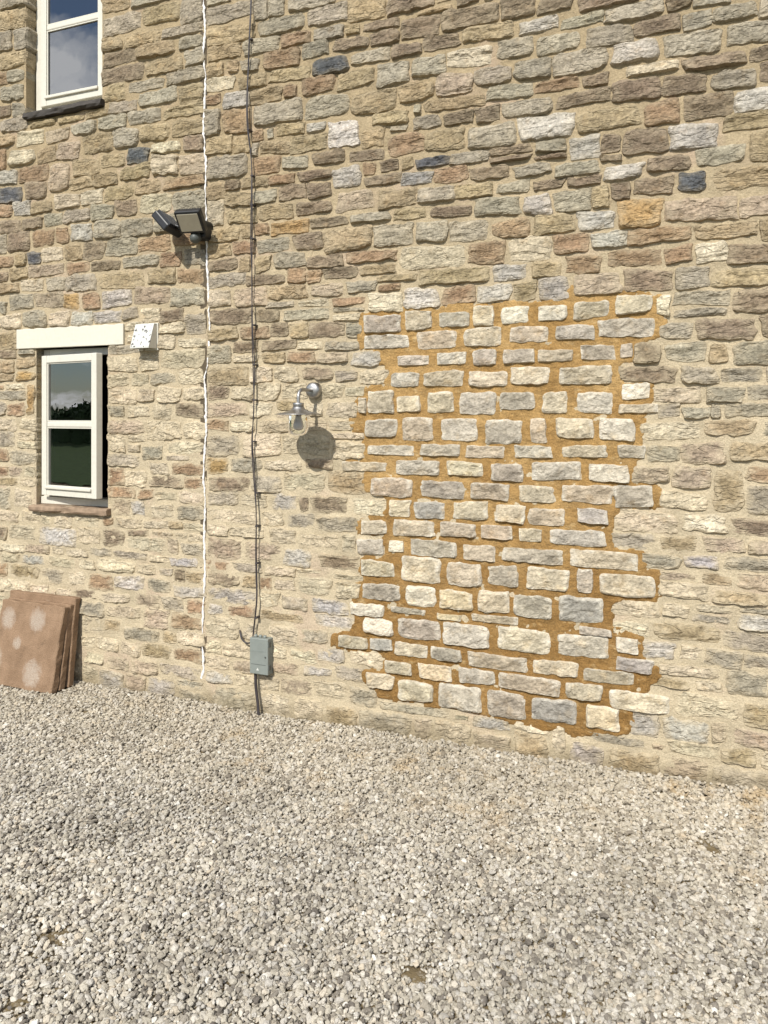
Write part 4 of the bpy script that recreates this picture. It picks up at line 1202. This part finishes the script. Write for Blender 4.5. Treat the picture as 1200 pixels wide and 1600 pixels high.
slab('front slab of the leaning stack, its pinkish face dabbed with pale round patches', -3.340, -0.205, -0.115, 0.462, 0.040, -0.004, 1.0)
slab('middle slab in the leaning stack, only its edge showing', -3.335, -0.158, -0.075, 0.462, 0.038, -0.003, 2.2)
slab('rearmost and tallest slab of the leaning stack against the stone wall', -3.340, -0.105, -0.048, 0.490, 0.042, -0.004, 3.1)

# ================================================================== ground and gravel
def ground():
    n = 60
    a = np.concatenate([np.linspace(-80, -6, 14), np.linspace(-5.5, 3.5, 60), np.linspace(4, 80, 14)])
    b = np.concatenate([np.linspace(-90, -5, 14), np.linspace(-4.8, 0.05, 50)])
    X, Y = np.meshgrid(a, b)
    Z = -0.019 + 0.014 * fbm(X * 1.1, Y * 1.1, 0.5, 2) * (np.abs(Y) < 5)
    idx = np.arange(X.size).reshape(X.shape)
    f = np.stack([idx[:-1, :-1], idx[:-1, 1:], idx[1:, 1:], idx[1:, :-1]], -1).reshape(-1, 4)
    return grid_mesh('ground', np.stack([X, Y, Z], -1).reshape(-1, 3), f)
gr = link('ground', ground(), M_SOIL, None, (0, 0, 0))
tag(gr, kind='structure')

def gravel_points():
    rs = np.random.RandomState(3)
    pts = []
    for layer, (sp, dz) in enumerate(((0.0098, 0.0), (0.0150, 0.006))):
        xs = np.arange(-4.9, 1.7, sp); ys = np.arange(-2.95, 0.004, sp)
        X, Y = np.meshgrid(xs, ys)
        X = X + rs.uniform(-.55, .55, X.shape) * sp; Y = Y + rs.uniform(-.55, .55, Y.shape) * sp
        und = 0.014 * fbm(X * 1.1, Y * 1.1, 0.5, 2)
        Z = -0.014 + und + dz + rs.uniform(-0.005, 0.006, X.shape)
        Z = Z + 0.012 * np.exp(-(np.abs(Y) / 0.10)) * (0.4 + 0.6 * fbm(X * 5, Y * 5, 1.1, 2))
        bare = fbm(X * 6.5, Y * 6.5 + 40, 2.5, 3)
        keep = bare < (0.92 if layer == 0 else 0.60) + rs.uniform(-.22, .22, X.shape)
        keep &= Y < 0.0
        # leave the slabs' feet free
        keep &= ~((X > -3.58) & (X < -3.10) & (Y > -0.198) & (Y < -0.06))
        pts.append(np.stack([X[keep], Y[keep], Z[keep]], -1))
    return np.concatenate(pts)
GP = gravel_points()
print('pebbles', len(GP))
gm = bpy.data.meshes.new('gravel')
gm.vertices.add(len(GP)); gm.vertices.foreach_set('co', GP.astype(np.float32).ravel())
gm.update()
gv = bpy.data.objects.new('gravel', gm)
gm.materials.append(M_GRAVEL)
COL.objects.link(gv)
tag(gv, 'pale limestone gravel covering the yard', 'gravel', kind='stuff')
ng = bpy.data.node_groups.new('gravel_chips', 'GeometryNodeTree')
ng.interface.new_socket('Geometry', in_out='INPUT', socket_type='NodeSocketGeometry')
ng.interface.new_socket('Geometry', in_out='OUTPUT', socket_type='NodeSocketGeometry')
N, Lk = ng.nodes, ng.links
gi, go = N.new('NodeGroupInput'), N.new('NodeGroupOutput')
join = N.new('GeometryNodeJoinGeometry')
SH = [(1.0, 0.72, 0.55), (1.0, 0.85, 0.62), (1.0, 0.62, 0.45), (0.95, 0.90, 0.70), (1.15, 0.70, 0.42), (0.9, 0.8, 0.8), (1.25, 0.62, 0.50), (0.85, 0.78, 0.50)]
for i, sc in enumerate(SH):
    ico = N.new('GeometryNodeMeshIcoSphere')
    ico.inputs['Radius'].default_value = 1.0
    ico.inputs['Subdivisions'].default_value = 2
    sp = N.new('GeometryNodeSetPosition')
    nt = N.new('ShaderNodeTexNoise')
    nt.noise_dimensions = '4D'
    nt.inputs['W'].default_value = 3.7 * i
    nt.inputs['Scale'].default_value = 1.15
    nt.inputs['Detail'].default_value = 1.0
    sub = N.new('ShaderNodeVectorMath'); sub.operation = 'SUBTRACT'; sub.inputs[1].default_value = (0.5, 0.5, 0.5)
    mul = N.new('ShaderNodeVectorMath'); mul.operation = 'SCALE'; mul.inputs['Scale'].default_value = 1.9
    Lk.new(nt.outputs['Color'], sub.inputs[0]); Lk.new(sub.outputs[0], mul.inputs[0])
    Lk.new(ico.outputs['Mesh'], sp.inputs['Geometry']); Lk.new(mul.outputs[0], sp.inputs['Offset'])
    tf = N.new('GeometryNodeTransform')
    tf.inputs['Scale'].default_value = sc
    Lk.new(sp.outputs[0], tf.inputs['Geometry'])
    sm = N.new('GeometryNodeSetMaterial'); sm.inputs['Material'].default_value = M_GRAVEL
    Lk.new(tf.outputs[0], sm.inputs['Geometry'])
    g2 = N.new('GeometryNodeGeometryToInstance')
    Lk.new(sm.outputs[0], g2.inputs[0]); Lk.new(g2.outputs[0], join.inputs[0])
iop = N.new('GeometryNodeInstanceOnPoints')
iop.inputs['Pick Instance'].default_value = True
Lk.new(gi.outputs[0], iop.inputs['Points']); Lk.new(join.outputs[0], iop.inputs['Instance'])
rv = N.new('FunctionNodeRandomValue'); rv.data_type = 'FLOAT_VECTOR'
rv.inputs[0].default_value = (-0.6, -0.6, 0.0); rv.inputs[1].default_value = (0.6, 0.6, 6.283)
e2r = N.new('FunctionNodeEulerToRotation')
Lk.new(rv.outputs[0], e2r.inputs[0]); Lk.new(e2r.outputs[0], iop.inputs['Rotation'])
rs_ = N.new('FunctionNodeRandomValue'); rs_.data_type = 'FLOAT'
rs_.inputs[2].default_value = 0.0; rs_.inputs[3].default_value = 1.0
rs_.inputs['Seed'].default_value = 4
pw = N.new('ShaderNodeMath'); pw.operation = 'POWER'; pw.inputs[1].default_value = 2.8
Lk.new(rs_.outputs[1], pw.inputs[0])
ma = N.new('ShaderNodeMath'); ma.operation = 'MULTIPLY_ADD'; ma.inputs[1].default_value = 0.0080; ma.inputs[2].default_value = 0.0047
Lk.new(pw.outputs[0], ma.inputs[0]); Lk.new(ma.outputs[0], iop.inputs['Scale'])
ri = N.new('FunctionNodeRandomValue'); ri.data_type = 'INT'
ri.inputs[4].default_value = 0; ri.inputs[5].default_value = len(SH) - 1
ri.inputs['Seed'].default_value = 9
Lk.new(ri.outputs[2], iop.inputs['Instance Index'])
Lk.new(iop.outputs[0], go.inputs[0])
md = gv.modifiers.new('gravel_chips', 'NODES')
md.node_group = ng

# ================================================================== hedge across the yard (mirrored dark in the window panes)
def hedge():
    rs = np.random.RandomState(8)
    # lumpy body
    xs = np.linspace(-85, 22, 420); ss = np.linspace(0, 1, 14)
    X, U = np.meshgrid(xs, ss)
    top = 2.3 + 0.8 * fbm(X * 0.22, X * 0, 2.0, 3)
    ang = U * math.pi
    Yh = -20 + 0.9 * np.cos(ang) * (1 + 0.0 * X); Zh = top * np.sin(ang) ** 0.45 - 0.1
    Yh = Yh + 0.35 * fbm(X * 1.3, U * 5, 3.0, 3); Zh = Zh + 0.25 * fbm(X * 1.3, U * 5, 8.0, 3)
    idx = np.arange(X.size).reshape(X.shape)
    F = np.stack([idx[:-1, :-1], idx[:-1, 1:], idx[1:, 1:], idx[1:, :-1]], -1).reshape(-1, 4)
    B = np.stack([X, Yh, Zh], -1).reshape(-1, 3)
    n = 30000
    c = B[rs.randint(0, len(B), n)] + rs.normal(0, 0.14, (n, 3))
    a = rs.normal(size=(n, 3)); a /= np.linalg.norm(a, axis=1)[:, None]
    b = np.cross(a, rs.normal(size=(n, 3))); b /= np.linalg.norm(b, axis=1)[:, None]
    s = rs.uniform(0.08, 0.20, n)[:, None]
    V = np.stack([c - a * s, c + b * s * 0.5, c + a * s, c - b * s * 0.5], 1).reshape(-1, 3)
    return grid_mesh('hedge', np.concatenate([B, V]), np.concatenate([F, len(B) + np.arange(4 * n).reshape(n, 4)]))
hd = link('hedge', hedge(), mat_simple('hedge_leaves', (0.045, 0.075, 0.028), 0.7, var=0.4, scale=3, spec=0.3), None, (-9, -20, 0))
tag(hd, 'dark leafy hedge mirrored in the lower window pane', 'hedge', kind='stuff')

# lawn beyond the yard, unseen, put in to darken the lower pane's reflection
lv = np.array([(-85, -90, 0.0), (60, -90, 0.0), (60, -6.4, 0.0), (-85, -6.4, 0.0)])
lw_ = link('added_lawn', grid_mesh('added_lawn', lv, [(0, 1, 2, 3)], smooth=False), mat_simple('mown_grass', (0.055, 0.085, 0.028), 0.9, var=0.35, scale=5, spec=0.2, bump=0.6), None, (0, -20, 0))
tag(lw_, kind='structure')
